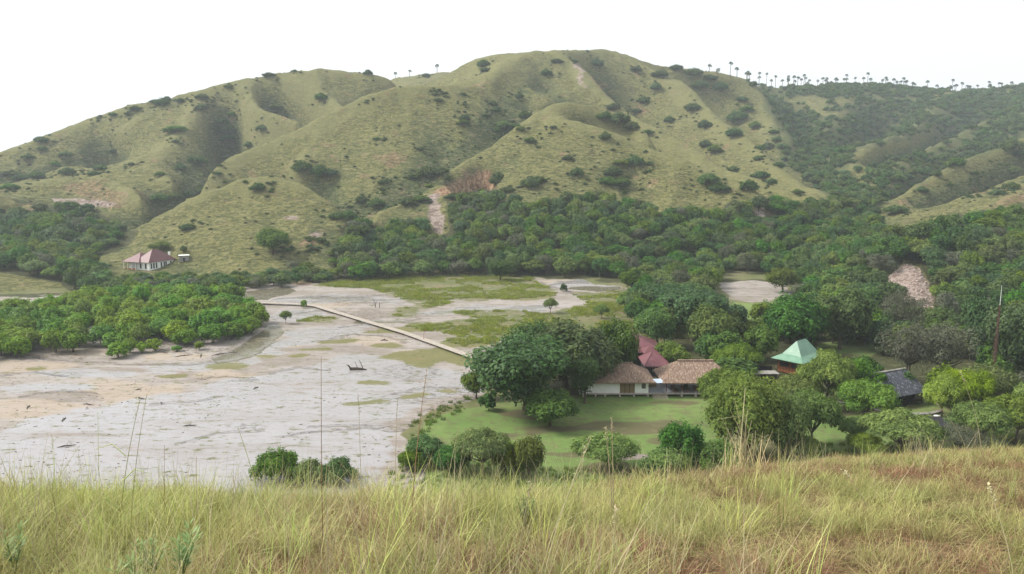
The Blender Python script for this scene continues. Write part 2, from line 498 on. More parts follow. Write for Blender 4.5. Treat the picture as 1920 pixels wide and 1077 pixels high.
MUD = [(-900, 1200), (-900, 540), (0, 560), (330, 545), (450, 540), (560, 531), (640, 531), (750, 540), (990, 522), (1090, 524), (1180, 538), (1185, 552), (1120, 575), (1050, 592),
       (1000, 640), (930, 672), (905, 705), (900, 735), (868, 752), (800, 778), (752, 815), (775, 840), (790, 870), (850, 1200)]
m_mud = mask([MUD], 3) * (zf < 1.5)
m_mud = np.maximum(m_mud, mask([[(1345, 532), (1400, 527), (1470, 533), (1485, 552), (1440, 566), (1370, 564)], ell(1165, 858, 55, 7)], 3))
MARSH = [
    [(585, 536), (640, 524), (760, 515), (900, 512), (1000, 520), (1010, 532), (1050, 545), (1035, 556), (900, 566), (860, 560), (830, 566), (760, 562), (735, 556), (715, 548), (700, 542), (640, 539)],
    [(740, 592), (762, 575), (800, 568), (860, 566), (800, 578), (780, 590), (760, 594)],
    [(800, 612), (900, 598), (1030, 588), (1140, 560), (1190, 556), (1230, 600), (1230, 660), (1000, 660), (960, 640), (860, 632), (820, 622)],
    [(760, 612), (860, 606), (900, 616), (800, 622)],
    [(820, 640), (900, 626), (960, 630), (930, 645), (870, 650)],
    [(830, 585), (960, 580), (1010, 588), (900, 598)],
    [(555, 602), (590, 594), (640, 597), (600, 604)],
    [(1075, 552), (1190, 540), (1190, 570), (1110, 575)],
]
m_marsh = mask(MARSH, 9, 1.3)
ALGAE = [[(700, 672), (760, 660), (830, 652), (900, 668), (915, 688), (860, 690), (820, 682), (795, 694), (765, 690), (745, 678)],
         ell(425, 688, 40, 7, 0.2), ell(640, 640, 36, 5, 0.3), ell(725, 647, 32, 6, 0.2), ell(500, 668, 22, 4), ell(565, 668, 20, 3.5), ell(330, 706, 30, 4), ell(65, 693, 16, 4),
         ell(880, 648, 70, 6), ell(940, 622, 60, 6), ell(690, 757, 50, 5, 0.6), ell(780, 745, 30, 5, 0.4), ell(840, 735, 22, 4), ell(20, 700, 18, 2), ell(600, 655, 30, 3),
         ell(750, 620, 70, 4), ell(1000, 560, 40, 4), ell(700, 720, 30, 5)]
m_algae = mask(ALGAE, 7, 1.0)
WET = [[(-200, 900), (0, 800), (120, 775), (270, 745), (380, 730), (470, 705), (560, 690), (640, 668), (700, 665), (760, 690), (880, 700), (890, 728), (800, 760), (730, 800), (740, 860), (600, 1000), (-200, 1000)],
       [(250, 690), (420, 680), (520, 640), (600, 610), (700, 600), (690, 620), (600, 640), (540, 660), (450, 690), (300, 705)],
       [(760, 592), (860, 570), (1000, 575), (1040, 582), (900, 590)], ell(1100, 535, 75, 10), ell(650, 565, 140, 8), ell(560, 592, 60, 8), ell(90, 730, 90, 9), ell(150, 700, 120, 6),
       ell(600, 622, 70, 9), ell(850, 553, 40, 3), ell(1060, 860, 60, 10)]
m_wet = mask(WET, 40, 1.8)
SAND = [ell(230, 730, 120, 14), ell(60, 770, 110, 22), ell(60, 690, 90, 12), ell(420, 706, 60, 10, 0.1), ell(330, 670, 70, 8), ell(250, 740, 60, 10), ell(540, 650, 60, 6), ell(620, 575, 50, 4),
        ell(700, 640, 60, 7), ell(760, 665, 30, 4), ell(210, 755, 30, 6), ell(320, 762, 24, 5), ell(150, 828, 30, 6), ell(310, 815, 30, 7), ell(220, 800, 24, 5), ell(1060, 528, 50, 4), ell(150, 660, 70, 8),
        ell(770, 808, 14, 5), ell(1048, 864, 24, 5)]
m_sand = mask(SAND, 34, 2.0)
WATER = [[(465, 640), (505, 610), (530, 608), (535, 622), (505, 650), (470, 672), (410, 682), (400, 672), (440, 660)],
         [(455, 545), (540, 536), (560, 545), (500, 562), (460, 560)], ell(1120, 540, 55, 6), ell(720, 603, 60, 3)]
m_water = mask(WATER, 2, 0.6)
LITTER = [[(752, 812), (790, 772), (850, 752), (890, 735), (900, 748), (850, 775), (800, 800), (785, 830)], ell(330, 655, 120, 9, -0.05), ell(450, 655, 40, 14, 0.5), ell(700, 803, 110, 4), ell(600, 812, 60, 3),
          ell(480, 800, 40, 7), ell(800, 745, 90, 16, 0.4), ell(760, 700, 70, 14), ell(1100, 555, 50, 5), ell(90, 672, 90, 7), ell(1150, 868, 60, 12), ell(750, 590, 80, 7), ell(680, 570, 60, 6), ell(1030, 615, 60, 6)]
m_litter = mask(LITTER, 14, 1.4)
LAWN = [(772, 838), (800, 795), (850, 772), (905, 748), (1130, 742), (1340, 742), (1360, 790), (1320, 860), (1230, 900), (1060, 915), (800, 930)]
m_lawn = mask([LAWN, [(1480, 790), (1560, 760), (1760, 745), (1790, 775), (1700, 800), (1640, 850), (1500, 850)], [(1340, 570), (1480, 565), (1420, 640), (1380, 640)], ell(1600, 655, 60, 14)], 12, 1.4)
BARE = [ell(1028, 802, 50, 8), ell(980, 775, 60, 8), ell(1170, 800, 110, 9), ell(1140, 880, 60, 14), ell(1060, 850, 60, 5), ell(950, 815, 30, 4), ell(1200, 812, 60, 6), ell(1120, 828, 30, 4), ell(1610, 770, 80, 10), ell(1600, 668, 30, 4),
        ell(1260, 760, 60, 3), ell(1000, 812, 20, 4), ell(1240, 830, 30, 6)]
m_bare = mask(BARE, 22, 1.3)
SCAR = [[(695, 290), (740, 280), (752, 300), (745, 316), (720, 318), (700, 300)], [(855, 340), (880, 330), (905, 322), (922, 325), (928, 345), (935, 372), (912, 368), (890, 362), (865, 362), (820, 372), (810, 360)],
        [(490, 200), (540, 205), (555, 222), (530, 220)], ell(295, 300, 14, 4, -0.5), [(1208, 348), (1235, 328), (1241, 334), (1230, 348)], [(120, 345), (180, 338), (240, 370), (235, 392), (190, 388), (150, 365)],
        ell(600, 190, 22, 10, -1.5), ell(720, 166, 16, 4), ell(905, 158, 30, 4, 0.5), ell(1130, 165, 18, 14, -1.5), [(1880, 372), (1920, 360), (1960, 365), (1900, 385), (1860, 392)], [(1690, 455), (1720, 444), (1750, 442), (1720, 458)],
        [(0, 388), (60, 383), (80, 392), (60, 397), (0, 398)], ell(1450, 385, 22, 14), ell(860, 365, 40, 6), ell(575, 455, 20, 8), ell(1700, 380, 14, 6), ell(735, 298, 26, 12), ell(570, 532, 16, 5), ell(1850, 565, 40, 14)]
m_scar = mask(SCAR, 7, 0.8)
CLIFF = [[(850, 345), (880, 332), (905, 322), (924, 322), (930, 345), (938, 374), (915, 370), (892, 364), (865, 360), (835, 366), (805, 372), (815, 360)]]
m_cliff = mask(CLIFF, 4, 0.7)
PALE = [[(1074, 120), (1086, 118), (1096, 145), (1104, 165), (1098, 166), (1086, 145)], [(805, 365), (825, 360), (832, 400), (835, 440), (815, 430), (812, 390)],
        [(1635, 560), (1660, 525), (1700, 492), (1722, 500), (1745, 545), (1750, 580), (1720, 575), (1690, 560)], ell(1845, 568, 26, 9), ell(150, 380, 60, 8, -0.4), ell(1428, 396, 8, 12), ell(590, 440, 14, 4), ell(540, 410, 18, 3)]
m_pale = mask(PALE, 5, 0.8)
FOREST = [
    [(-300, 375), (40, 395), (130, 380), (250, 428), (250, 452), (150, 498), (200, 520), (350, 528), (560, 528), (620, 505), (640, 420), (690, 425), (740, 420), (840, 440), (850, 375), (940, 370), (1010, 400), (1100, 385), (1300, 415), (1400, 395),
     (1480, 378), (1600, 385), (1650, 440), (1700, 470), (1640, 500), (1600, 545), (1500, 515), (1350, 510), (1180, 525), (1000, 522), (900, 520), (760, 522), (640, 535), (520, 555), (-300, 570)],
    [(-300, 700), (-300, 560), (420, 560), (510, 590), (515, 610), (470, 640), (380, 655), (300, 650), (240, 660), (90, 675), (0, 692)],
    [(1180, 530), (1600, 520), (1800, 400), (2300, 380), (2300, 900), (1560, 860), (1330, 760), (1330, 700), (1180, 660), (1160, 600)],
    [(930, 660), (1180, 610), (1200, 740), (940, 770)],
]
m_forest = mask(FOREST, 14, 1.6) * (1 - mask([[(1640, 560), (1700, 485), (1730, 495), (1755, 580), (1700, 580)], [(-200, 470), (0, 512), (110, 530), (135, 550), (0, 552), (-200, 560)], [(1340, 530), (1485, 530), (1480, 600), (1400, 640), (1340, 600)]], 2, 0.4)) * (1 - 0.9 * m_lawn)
VALLEY = [(1400, 150), (1500, 160), (1640, 140), (2300, 110), (2300, 250), (1980, 230), (1860, 285), (1700, 355), (1640, 395), (1580, 382), (1520, 350), (1470, 300), (1440, 240), (1430, 190)]
VGAPS = [[(1480, 182), (1530, 178), (1560, 195), (1540, 215), (1500, 215), (1478, 205)], [(1585, 205), (1640, 192), (1650, 200), (1600, 215)], [(1600, 285), (1640, 272), (1700, 262), (1760, 235), (1800, 235), (1770, 262), (1730, 285), (1690, 305), (1650, 300), (1610, 345), (1590, 330)],
         [(1560, 185), (1600, 178), (1610, 190), (1570, 200)], ell(1640, 345, 30, 12), ell(1760, 180, 30, 3), ell(1785, 175, 20, 4), ell(1570, 215, 30, 6, 0.3)]
m_valley = mask([VALLEY], 25, 1.5) * (1 - mask(VGAPS, 8))

RUTS = [[(60, 672), (180, 682), (250, 684), (350, 684), (430, 678), (480, 664), (520, 640)], [(540, 818), (580, 812), (640, 806), (700, 805), (760, 810)], [(590, 800), (660, 798), (720, 802)], [(380, 712), (430, 706), (480, 712), (440, 716)],
        [(560, 558), (640, 560), (740, 556)], [(530, 590), (600, 584), (660, 590), (720, 602), (800, 600)], [(600, 640), (680, 625), (760, 640)], [(880, 590), (960, 584), (1040, 588)], [(280, 756), (350, 752), (420, 744)],
        [(640, 612), (700, 600), (780, 610)], [(1000, 530), (1060, 545), (1090, 560)], [(40, 745), (110, 735), (180, 738)], [(0, 706), (60, 700), (120, 704)], [(505, 700), (560, 690), (620, 694)], [(340, 830), (420, 812), (500, 806)], [(740, 740), (800, 726), (860, 728)]]
m_rut = np.zeros(tX.shape)
sel = (tpy > 520) & (tpy < 880) & (tpx > -60) & (tpx < 1250)
qx, qy = wpx[sel], wpy[sel]; dm = np.full(qx.shape, 99.0)
for ln in RUTS:
    for (xa, ya), (xb, yb_) in zip(ln[:-1], ln[1:]):
        L2 = (xb - xa) ** 2 + ((yb_ - ya) * 3) ** 2
        t_ = np.clip(((qx - xa) * (xb - xa) + (qy - ya) * 9 * (yb_ - ya)) / L2, 0, 1)
        dm = np.minimum(dm, np.hypot((qx - xa - t_ * (xb - xa)) * 0.35, qy - ya - t_ * (yb_ - ya)))
m_rut[sel] = 1 - sstep(0.8, 2.6, dm)
# hollow/crest measure: moist hollows are greener, which also paints relief shading into the grass
lap_s = boxblur(zf, 10) - zf
z8 = resize(blur(resize(zf, (TM // 5, TN // 5)), 14), (TM, TN))
z30 = resize(blur(resize(zf, (TM // 10, TN // 10)), 30), (TM, TN))
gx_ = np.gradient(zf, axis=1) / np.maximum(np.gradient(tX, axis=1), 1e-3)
aspect_shade = np.clip(-boxblur(gx_, 14) * 1.3, -1, 1)          # painted shade: slopes turned from the sun coloured greener and darker
def line_dist(lines):
    d_ = np.full(gX.shape, 1e9)
    for ln in lines:
        for (xa, ya, _), (xb, yb_, _) in zip(ln[:-1], ln[1:]):
            t_ = np.clip(((gX - xa) * (xb - xa) + (gY - ya) * (yb_ - ya)) / ((xb - xa) ** 2 + (yb_ - ya) ** 2 + 1e-6), 0, 1)
            d_ = np.minimum(d_, np.hypot(gX - xa - t_ * (xb - xa), gY - ya - t_ * (yb_ - ya)))
    return resize(d_, (TM, TN))
jit = 1 + 0.5 * fbm(tX / 25, tY / 25, 3, 131)
moist = np.exp(-(line_dist([l for l in DRAINS if max(p[2] for p in l) < 150 and max(p[1] for p in l) < 1100]) / (27 * jit)) ** 2)
crestd = np.exp(-(line_dist([l for l in CRESTS if min(p[2] for p in l) > 8]) / (7 * jit)) ** 2)
curv = np.clip(0.5 * moist - 0.35 * crestd + (z8 - zf) / (0.009 * tY) * 0.5 + (z30 - zf) / (0.022 * tY) * 0.45 + lap_s / (0.0015 * tY) * 0.10 + 0.42 * aspect_shade, -1, 1)     # >0 hollow and painted shade side, <0 crest and painted lit side

def mesh_grid(name, X, Y, Z, mats, smooth=True):
    R, C = X.shape
    me = bpy.data.meshes.new(name)
    V = np.stack([X, Y, Z], -1).reshape(-1, 3)
    a = (np.arange(R - 1)[:, None] * C + np.arange(C - 1)[None]).ravel()
    Fq = np.stack([a, a + 1, a + C + 1, a + C], -1).astype(np.int32)
    me.vertices.add(len(V)); me.vertices.foreach_set('co', V.astype(np.float32).ravel())
    me.loops.add(Fq.size); me.loops.foreach_set('vertex_index', Fq.ravel())
    me.polygons.add(len(Fq)); me.polygons.foreach_set('loop_start', (np.arange(len(Fq)) * 4).astype(np.int32))
    me.update(calc_edges=True)
    if smooth: me.shade_smooth()
    for m_ in mats: me.materials.append(m_)
    return me

def add_attr(me, name, arr):
    at = me.attributes.new(name, 'FLOAT', 'POINT'); at.data.foreach_set('value', arr.astype(np.float32).ravel())

def add_col(me, name, r, g, b):
    at = me.attributes.new(name, 'FLOAT_COLOR', 'POINT')
    at.data.foreach_set('color', np.stack([r, g, b, np.ones_like(r)], -1).astype(np.float32).ravel())

def terrain_material():
    m, nt, n, l, P = new_mat('terrain'); g = G(nt)
    co = g.coord('Object')
    def masks(name):
        s = n.new("ShaderNodeSeparateColor"); l.new(g.attr(name, 0), s.inputs[0]); return s.outputs
    A, B, C_, D = masks('zone_a'), masks('zone_b'), masks('zone_c'), masks('zone_d')
    curvf = A[0]  # hollows, crests and the painted slope shade
    big = g.noise(co, 0.012, 5, 0.6); mid = g.noise(co, 0.07, 5, 0.65); fine = g.noise(co, 0.42, 5, 0.75); vfine = g.noise(co, 2.2, 3, 0.7)
    terr = g.noise(g.map(co, (0.16, 0.16, 0.75)), 1.0, 5, 0.72, 1.2)          # terracettes follow the contours
    clump = g.vor(g.map(co, (1, 1, 1.5)), 0.33)
    def soft(mk, amt=0.45, a=0.22, b=0.78, nz=None):
        return g.step(g.math('ADD', mk, g.math('MULTIPLY', g.math('SUBTRACT', nz or fine, 0.5), amt * 5)), a, b)
    # hill grass
    dry = (0.154, 0.148, 0.050); olive = (0.090, 0.108, 0.036); green = (0.044, 0.066, 0.024); pale = (0.25, 0.225, 0.105)
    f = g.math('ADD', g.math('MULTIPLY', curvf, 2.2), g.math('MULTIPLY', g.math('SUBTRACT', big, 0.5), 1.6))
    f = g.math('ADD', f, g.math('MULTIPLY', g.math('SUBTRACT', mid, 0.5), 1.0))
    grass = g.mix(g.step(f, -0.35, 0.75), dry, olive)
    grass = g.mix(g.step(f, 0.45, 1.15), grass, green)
    grass = g.mix(g.math('MULTIPLY', g.step(terr, 0.50, 0.57), 0.55), grass, pale)
    grass = g.mix(g.math('MULTIPLY', g.step(terr, 0.49, 0.42), 0.75), grass, (0.060, 0.064, 0.026))
    grass = g.mix(g.math('MULTIPLY', g.step(fine, 0.49, 0.57), 0.7), grass, (0.052, 0.066, 0.024))
    grass = g.mix(g.math('MULTIPLY', g.step(curvf, -0.35, -0.85), 0.6), grass, (0.188, 0.182, 0.076))  # dry crest grass, paled further as a painted relief highlight
    grass = g.mix(g.math('MULTIPLY', g.step(mid, 0.60, 0.72), 0.45), grass, (0.17, 0.105, 0.065))
    # meadow and lawn
    lawn = g.mix(g.step(mid, 0.35, 0.65), (0.115, 0.185, 0.050), (0.160, 0.215, 0.070))
    lawn = g.mix(g.math('MULTIPLY', g.step(fine, 0.48, 0.62), 0.5), lawn, (0.115, 0.115, 0.052))
    lawn = g.mix(g.math('MULTIPLY', g.step(g.noise(co, 0.16, 6, 0.7), 0.54, 0.66), 0.55), lawn, (0.12, 0.105, 0.06))
    lawn = g.mix(g.math('MULTIPLY', soft(D[1], 0.5, nz=mid), 0.8), lawn, (0.105, 0.082, 0.052))
    marsh = g.mix(g.step(mid, 0.35, 0.65), (0.115, 0.128, 0.050), (0.160, 0.150, 0.078))
    marsh = g.mix(g.math('MULTIPLY', g.step(fine, 0.48, 0.68), 0.6), marsh, (0.06, 0.075, 0.028))
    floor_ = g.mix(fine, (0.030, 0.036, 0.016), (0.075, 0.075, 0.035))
    # mud
    sx = g.map(co, (0.028, 0.10, 1.0), rot=(0, 0, 0.35))
    streak = g.noise(sx, 1.0, 8, 0.70, 0.9)
    speck = g.noise(g.map(co, (0.5, 1.0, 1)), 1.0, 4, 0.75)
    mud = g.mix(g.step(streak, 0.40, 0.60), (0.215, 0.182, 0.155), (0.305, 0.270, 0.245))
    mud = g.mix(g.math('MULTIPLY', g.step(g.noise(g.map(co, (0.22, 0.5, 1)), 1.0, 6, 0.75, 1.2), 0.5, 0.62), 0.45), mud, (0.325, 0.290, 0.270))
    sandm = soft(C_[0], 0.5, nz=streak)
    mud = g.mix(g.math('MULTIPLY', sandm, 0.6), mud, (0.355, 0.285, 0.215))
    mud = g.mix(g.math('MULTIPLY', g.step(speck, 0.60, 0.72), 0.22), mud, (0.20, 0.155, 0.13))
    wetm = soft(B[0], 0.6, nz=streak)
    mud = g.mix(g.math('MULTIPLY', wetm, g.step(streak, 0.15, 0.46)), mud, (0.285, 0.266, 0.262))
    lit = g.math('MULTIPLY', g.step(C_[2], 0.1, 0.9), g.step(speck, 0.47, 0.62))
    mud = g.mix(g.math('MULTIPLY', lit, 0.85), mud, (0.075, 0.058, 0.048))
    alg = g.math('MULTIPLY', soft(B[1], 0.7, nz=g.noise(g.map(co, (0.35, 0.8, 1)), 1.0, 7, 0.8)), 1.0, clamp=True)
    mud = g.mix(alg, mud, g.mix(mid, (0.115, 0.115, 0.045), (0.185, 0.170, 0.075)))
    rut = g.math('MULTIPLY', g.step(g.attr('rut'), 0.12, 0.5), g.step(speck, 0.35, 0.6))
    mud = g.mix(g.math('MULTIPLY', rut, 0.8), mud, (0.10, 0.085, 0.075))
    wat = g.step(C_[1], 0.4, 0.6)
    mud = g.mix(wat, mud, (0.16, 0.14, 0.10))
    # bare soil
    soil = g.mix(g.step(terr, 0.42, 0.58), (0.19, 0.10, 0.065), (0.31, 0.20, 0.13))
    soil = g.mix(g.math('MULTIPLY', g.step(vfine, 0.5, 0.7), 0.6), soil, (0.12, 0.075, 0.055))
    rock = g.mix(g.step(g.noise(co, 0.35, 5, 0.8), 0.40, 0.60), (0.17, 0.12, 0.095), (0.38, 0.31, 0.265))
    rock = g.mix(g.math('MULTIPLY', g.step(vfine, 0.55, 0.7), 0.7), rock, (0.09, 0.06, 0.06))
    # combine
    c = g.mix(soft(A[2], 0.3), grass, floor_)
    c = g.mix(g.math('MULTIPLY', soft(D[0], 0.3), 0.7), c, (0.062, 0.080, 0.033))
    flatf = g.step(D[2], 0.35, 0.65)
    c = g.mix(g.math('MULTIPLY', flatf, g.math('SUBTRACT', 1.0, soft(A[2], 0.3))), c, marsh)
    c = g.mix(soft(A[1], 0.15), c, lawn)
    mudf = soft(D[2 - 2] if False else g.attr('mud'), 0.3)
    c = g.mix(mudf, c, mud)
    marshf = soft(g.attr('marsh'), 1.3, nz=g.noise(g.map(co, (0.25, 0.6, 1)), 1.0, 7, 0.8))
    c = g.mix(marshf, c, marsh)
    c = g.mix(g.math('MULTIPLY', g.math('MULTIPLY', soft(B[2], 0.6, nz=mid), g.step(fine, 0.58, 0.42)), 0.75), c, soil)
    cl = g.noise(g.map(co, (0.35, 0.35, 0.12)), 1.0, 6, 0.75, 1.0)
    cliff = g.mix(g.step(cl, 0.42, 0.58), (0.17, 0.085, 0.05), (0.40, 0.27, 0.16))
    c = g.mix(soft(g.attr('cliff'), 0.5), c, cliff)
    c = g.mix(soft(g.attr('pale'), 0.4), c, rock)
    l.new(c, P.inputs['Base Color'])
    notmarsh = g.math('MULTIPLY', mudf, g.math('SUBTRACT', 1.0, marshf))
    gloss = g.math('MULTIPLY', notmarsh, g.math('ADD', g.math('MULTIPLY', g.math('MULTIPLY', wetm, g.step(streak, 0.34, 0.54)), 0.80), 0.12))
    gloss = g.math('MULTIPLY', gloss, g.math('SUBTRACT', 1.0, g.math('MULTIPLY', alg, 0.6)))
    gloss = g.math('MAXIMUM', gloss, g.math('MULTIPLY', g.math('MULTIPLY', wat, notmarsh), 0.93))
    l.new(g.math('SUBTRACT', 0.97, g.math('MULTIPLY', gloss, 0.9)), P.inputs['Roughness'])
    l.new(g.math('ADD', 0.08, g.math('MULTIPLY', gloss, 0.7)), P.inputs['Specular IOR Level'])
    hgt = g.math('ADD', g.math('MULTIPLY', terr, 0.8), g.math('ADD', g.math('MULTIPLY', fine, 0.6), g.math('MULTIPLY', vfine, 0.25)))
    b1 = n.new("ShaderNodeBump"); b1.inputs['Distance'].default_value = 1.8
    l.new(hgt, b1.inputs['Height'])
    l.new(g.math('SUBTRACT', 0.85, g.math('MULTIPLY', g.math('ADD', notmarsh, flatf, clamp=True), 0.78)), b1.inputs['Strength'])
    l.new(b1.outputs[0], P.inputs['Normal'])
    return m

M['terrain'] = terrain_material()
flat_f = inside(tpx, tpy, FLAT).astype(float) * (zf < 1.5)
z_draw = zf - 0.25 * np.clip(m_water, 0, 1) - 0.10 * m_rut + 0.12 * m_marsh * (0.5 + 0.5 * fbm(tX / 3, tY / 3, 2, 77))
me = mesh_grid('terrain', tX, tY, z_draw, [M['terrain']])
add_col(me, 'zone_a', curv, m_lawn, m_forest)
add_col(me, 'zone_b', m_wet, m_algae, m_scar)
add_col(me, 'zone_c', m_sand, m_water, m_litter)
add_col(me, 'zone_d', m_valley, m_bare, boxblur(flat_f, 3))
add_attr(me, 'mud', m_mud); add_attr(me, 'marsh', m_marsh); add_attr(me, 'pale', m_pale); add_attr(me, 'cliff', m_cliff); add_attr(me, 'rut', m_rut)
o = bpy.data.objects.new('terrain', me); COL.objects.link(o); o['kind'] = 'structure'

# ---------------------------------------------------------------- the hill the camera stands on
bx_ = np.array([-40, -12, -5, 0, 5, 10, 20, 60.]); by_ = np.array([6.5, 6.5, 7, 9, 12.5, 16, 20, 24.]); bz_ = np.array([53.05, 52.9, 52.62, 51.80, 50.98, 49.90, 48.4, 47.0])
def near_z(X, Y):
    X = np.asarray(X, float); Y = np.asarray(Y, float)
    yb = np.interp(X, bx_, by_); zb = np.interp(X, bx_, bz_)
    drop = 54.4 - zb
    t = np.clip(Y, -30, None) / yb
    a = np.where(t < 1, 54.4 - drop * (0.55 * t + 0.45 * np.clip(t, 0, 1) ** 2), zb)
    s0 = drop / yb * 1.45
    d = np.maximum(Y - yb, 0)
    s1 = 0.60
    ramp = 7.0
    dr = np.where(d < ramp, s0 * d + (s1 - s0) * d * d / (2 * ramp), s0 * ramp + (s1 - s0) * ramp / 2 + s1 * (d - ramp))
    z = a - dr
    z = z + 0.10 * fbm(X / 2.5, Y / 2.5, 3, 81) * np.clip(d + 1, 1, 6)
    return np.maximum(z, -2.5)
nx = np.linspace(-75, 75, 301); ny = np.concatenate([np.linspace(-22, 30, 220), np.linspace(30.6, 134, 150)])
NX, NY = np.meshgrid(nx, ny)
def hill_grass_material():
    m, nt, n, l, P = new_mat('near_hill_soil'); g = G(nt)
    co = g.coord('Object')
    a = g.noise(co, 0.5, 5, 0.6); b = g.noise(co, 14, 4, 0.7)
    c = g.mix(g.step(a, 0.4, 0.6), (0.16, 0.15, 0.055), (0.19, 0.125, 0.065))
    c = g.mix(g.step(b, 0.4, 0.65), c, (0.045, 0.032, 0.017))
    l.new(c, P.inputs['Base Color']); P.inputs['Roughness'].default_value = 1; P.inputs['Specular IOR Level'].default_value = 0.05
    l.new(g.bump(b, 0.6, 0.04), P.inputs['Normal'])
    return m
me = mesh_grid('near_hillside', NX, NY, near_z(NX, NY), [hill_grass_material()])
o = bpy.data.objects.new('near_hillside', me); COL.objects.link(o); o['kind'] = 'structure'
# ---------------------------------------------------------------- object helpers
def poly_mesh(name, V, Fq, mats, tint=None, matidx=None, smooth=False):
    me = bpy.data.meshes.new(name)
    V = np.asarray(V, np.float32); Fq = np.asarray(Fq, np.int32)
    k = Fq.shape[1]
    me.vertices.add(len(V)); me.vertices.foreach_set('co', V.ravel())
    me.loops.add(Fq.size); me.loops.foreach_set('vertex_index', Fq.ravel())
    me.polygons.add(len(Fq)); me.polygons.foreach_set('loop_start', (np.arange(len(Fq)) * k).astype(np.int32))
    if matidx is not None: me.polygons.foreach_set('material_index', np.asarray(matidx, np.int32))
    me.update(calc_edges=True)
    for m_ in mats: me.materials.append(m_)
    if tint is not None:
        at = me.attributes.new('tint', 'FLOAT', 'POINT'); at.data.foreach_set('value', np.asarray(tint, np.float32))
    if smooth: me.shade_smooth()
    return me

def link(name, me, parent=None, loc=None, rot=None, scale=None, mat=None):
    o = bpy.data.objects.new(name, me); COL.objects.link(o)
    if parent is not None: o.parent = parent
    if loc is not None: o.location = loc
    if rot is not None: o.rotation_euler = rot
    if scale is not None: o.scale = scale
    return o

def tag(o, label, cat, group=None, kind=None):
    if label: o['label'] = label
    if cat: o['category'] = cat
    if group: o['group'] = group
    if kind: o['kind'] = kind
    return o

def tube_arrays(pts, radii, seg=6):
    """tapered tube through points -> (V, F)"""
    pts = np.asarray(pts, float); n = len(pts)
    V = []; Fq = []
    for i in range(n):
        d = pts[min(i + 1, n - 1)] - pts[max(i - 1, 0)]; d /= (np.linalg.norm(d) + 1e-9)
        a = np.cross(d, [0.3, 0.95, 0.1]); a /= (np.linalg.norm(a) + 1e-9); b = np.cross(d, a)
        for k in range(seg):
            t = 2 * math.pi * k / seg
            V.append(pts[i] + radii[i] * (math.cos(t) * a + math.sin(t) * b))
    for i in range(n - 1):
        for k in range(seg):
            k2 = (k + 1) % seg
            Fq.append((i * seg + k, i * seg + k2, (i + 1) * seg + k2, (i + 1) * seg + k))
    return np.array(V), np.array(Fq)

def join(parts):
    V = []; Fq = []; off = 0
    for v, f in parts:
        V.append(v); Fq.append(f + off); off += len(v)
    return np.concatenate(V), np.concatenate(Fq)

def leaf_quads(P, N, size, r, aspect=0.55):
    """one rhombic leaf clump per point, facing N"""
    n = len(P)
    N = N / (np.linalg.norm(N, axis=1, keepdims=True) + 1e-9)
    A = np.cross(N, r.normal(size=(n, 3))); A /= (np.linalg.norm(A, axis=1, keepdims=True) + 1e-9)
    B = np.cross(N, A)
    s = (size * r.uniform(0.6, 1.35, n))[:, None]
    V = np.stack([P - A * s, P + B * s * aspect + N * s * 0.15, P + A * s, P - B * s * aspect + N * s * 0.15], 1).reshape(-1, 3)
    return V, np.arange(n * 4).reshape(n, 4)

def uv_ball(c, rad, r, seg=8, rings=5, rough=0.12):
    V = []; Fq = []
    for i in range(rings + 1):
        ph = math.pi * i / rings
        for k in range(seg):
            t = 2 * math.pi * k / seg
            q = 1 + r.uniform(-rough, rough)
            V.append((c[0] + rad[0] * q * math.sin(ph) * math.cos(t), c[1] + rad[1] * q * math.sin(ph) * math.sin(t), c[2] + rad[2] * q * math.cos(ph)))
    for i in range(rings):
        for k in range(seg):
            k2 = (k + 1) % seg
            Fq.append((i * seg + k, (i + 1) * seg + k, (i + 1) * seg + k2, i * seg + k2))
    return np.array(V), np.array(Fq)

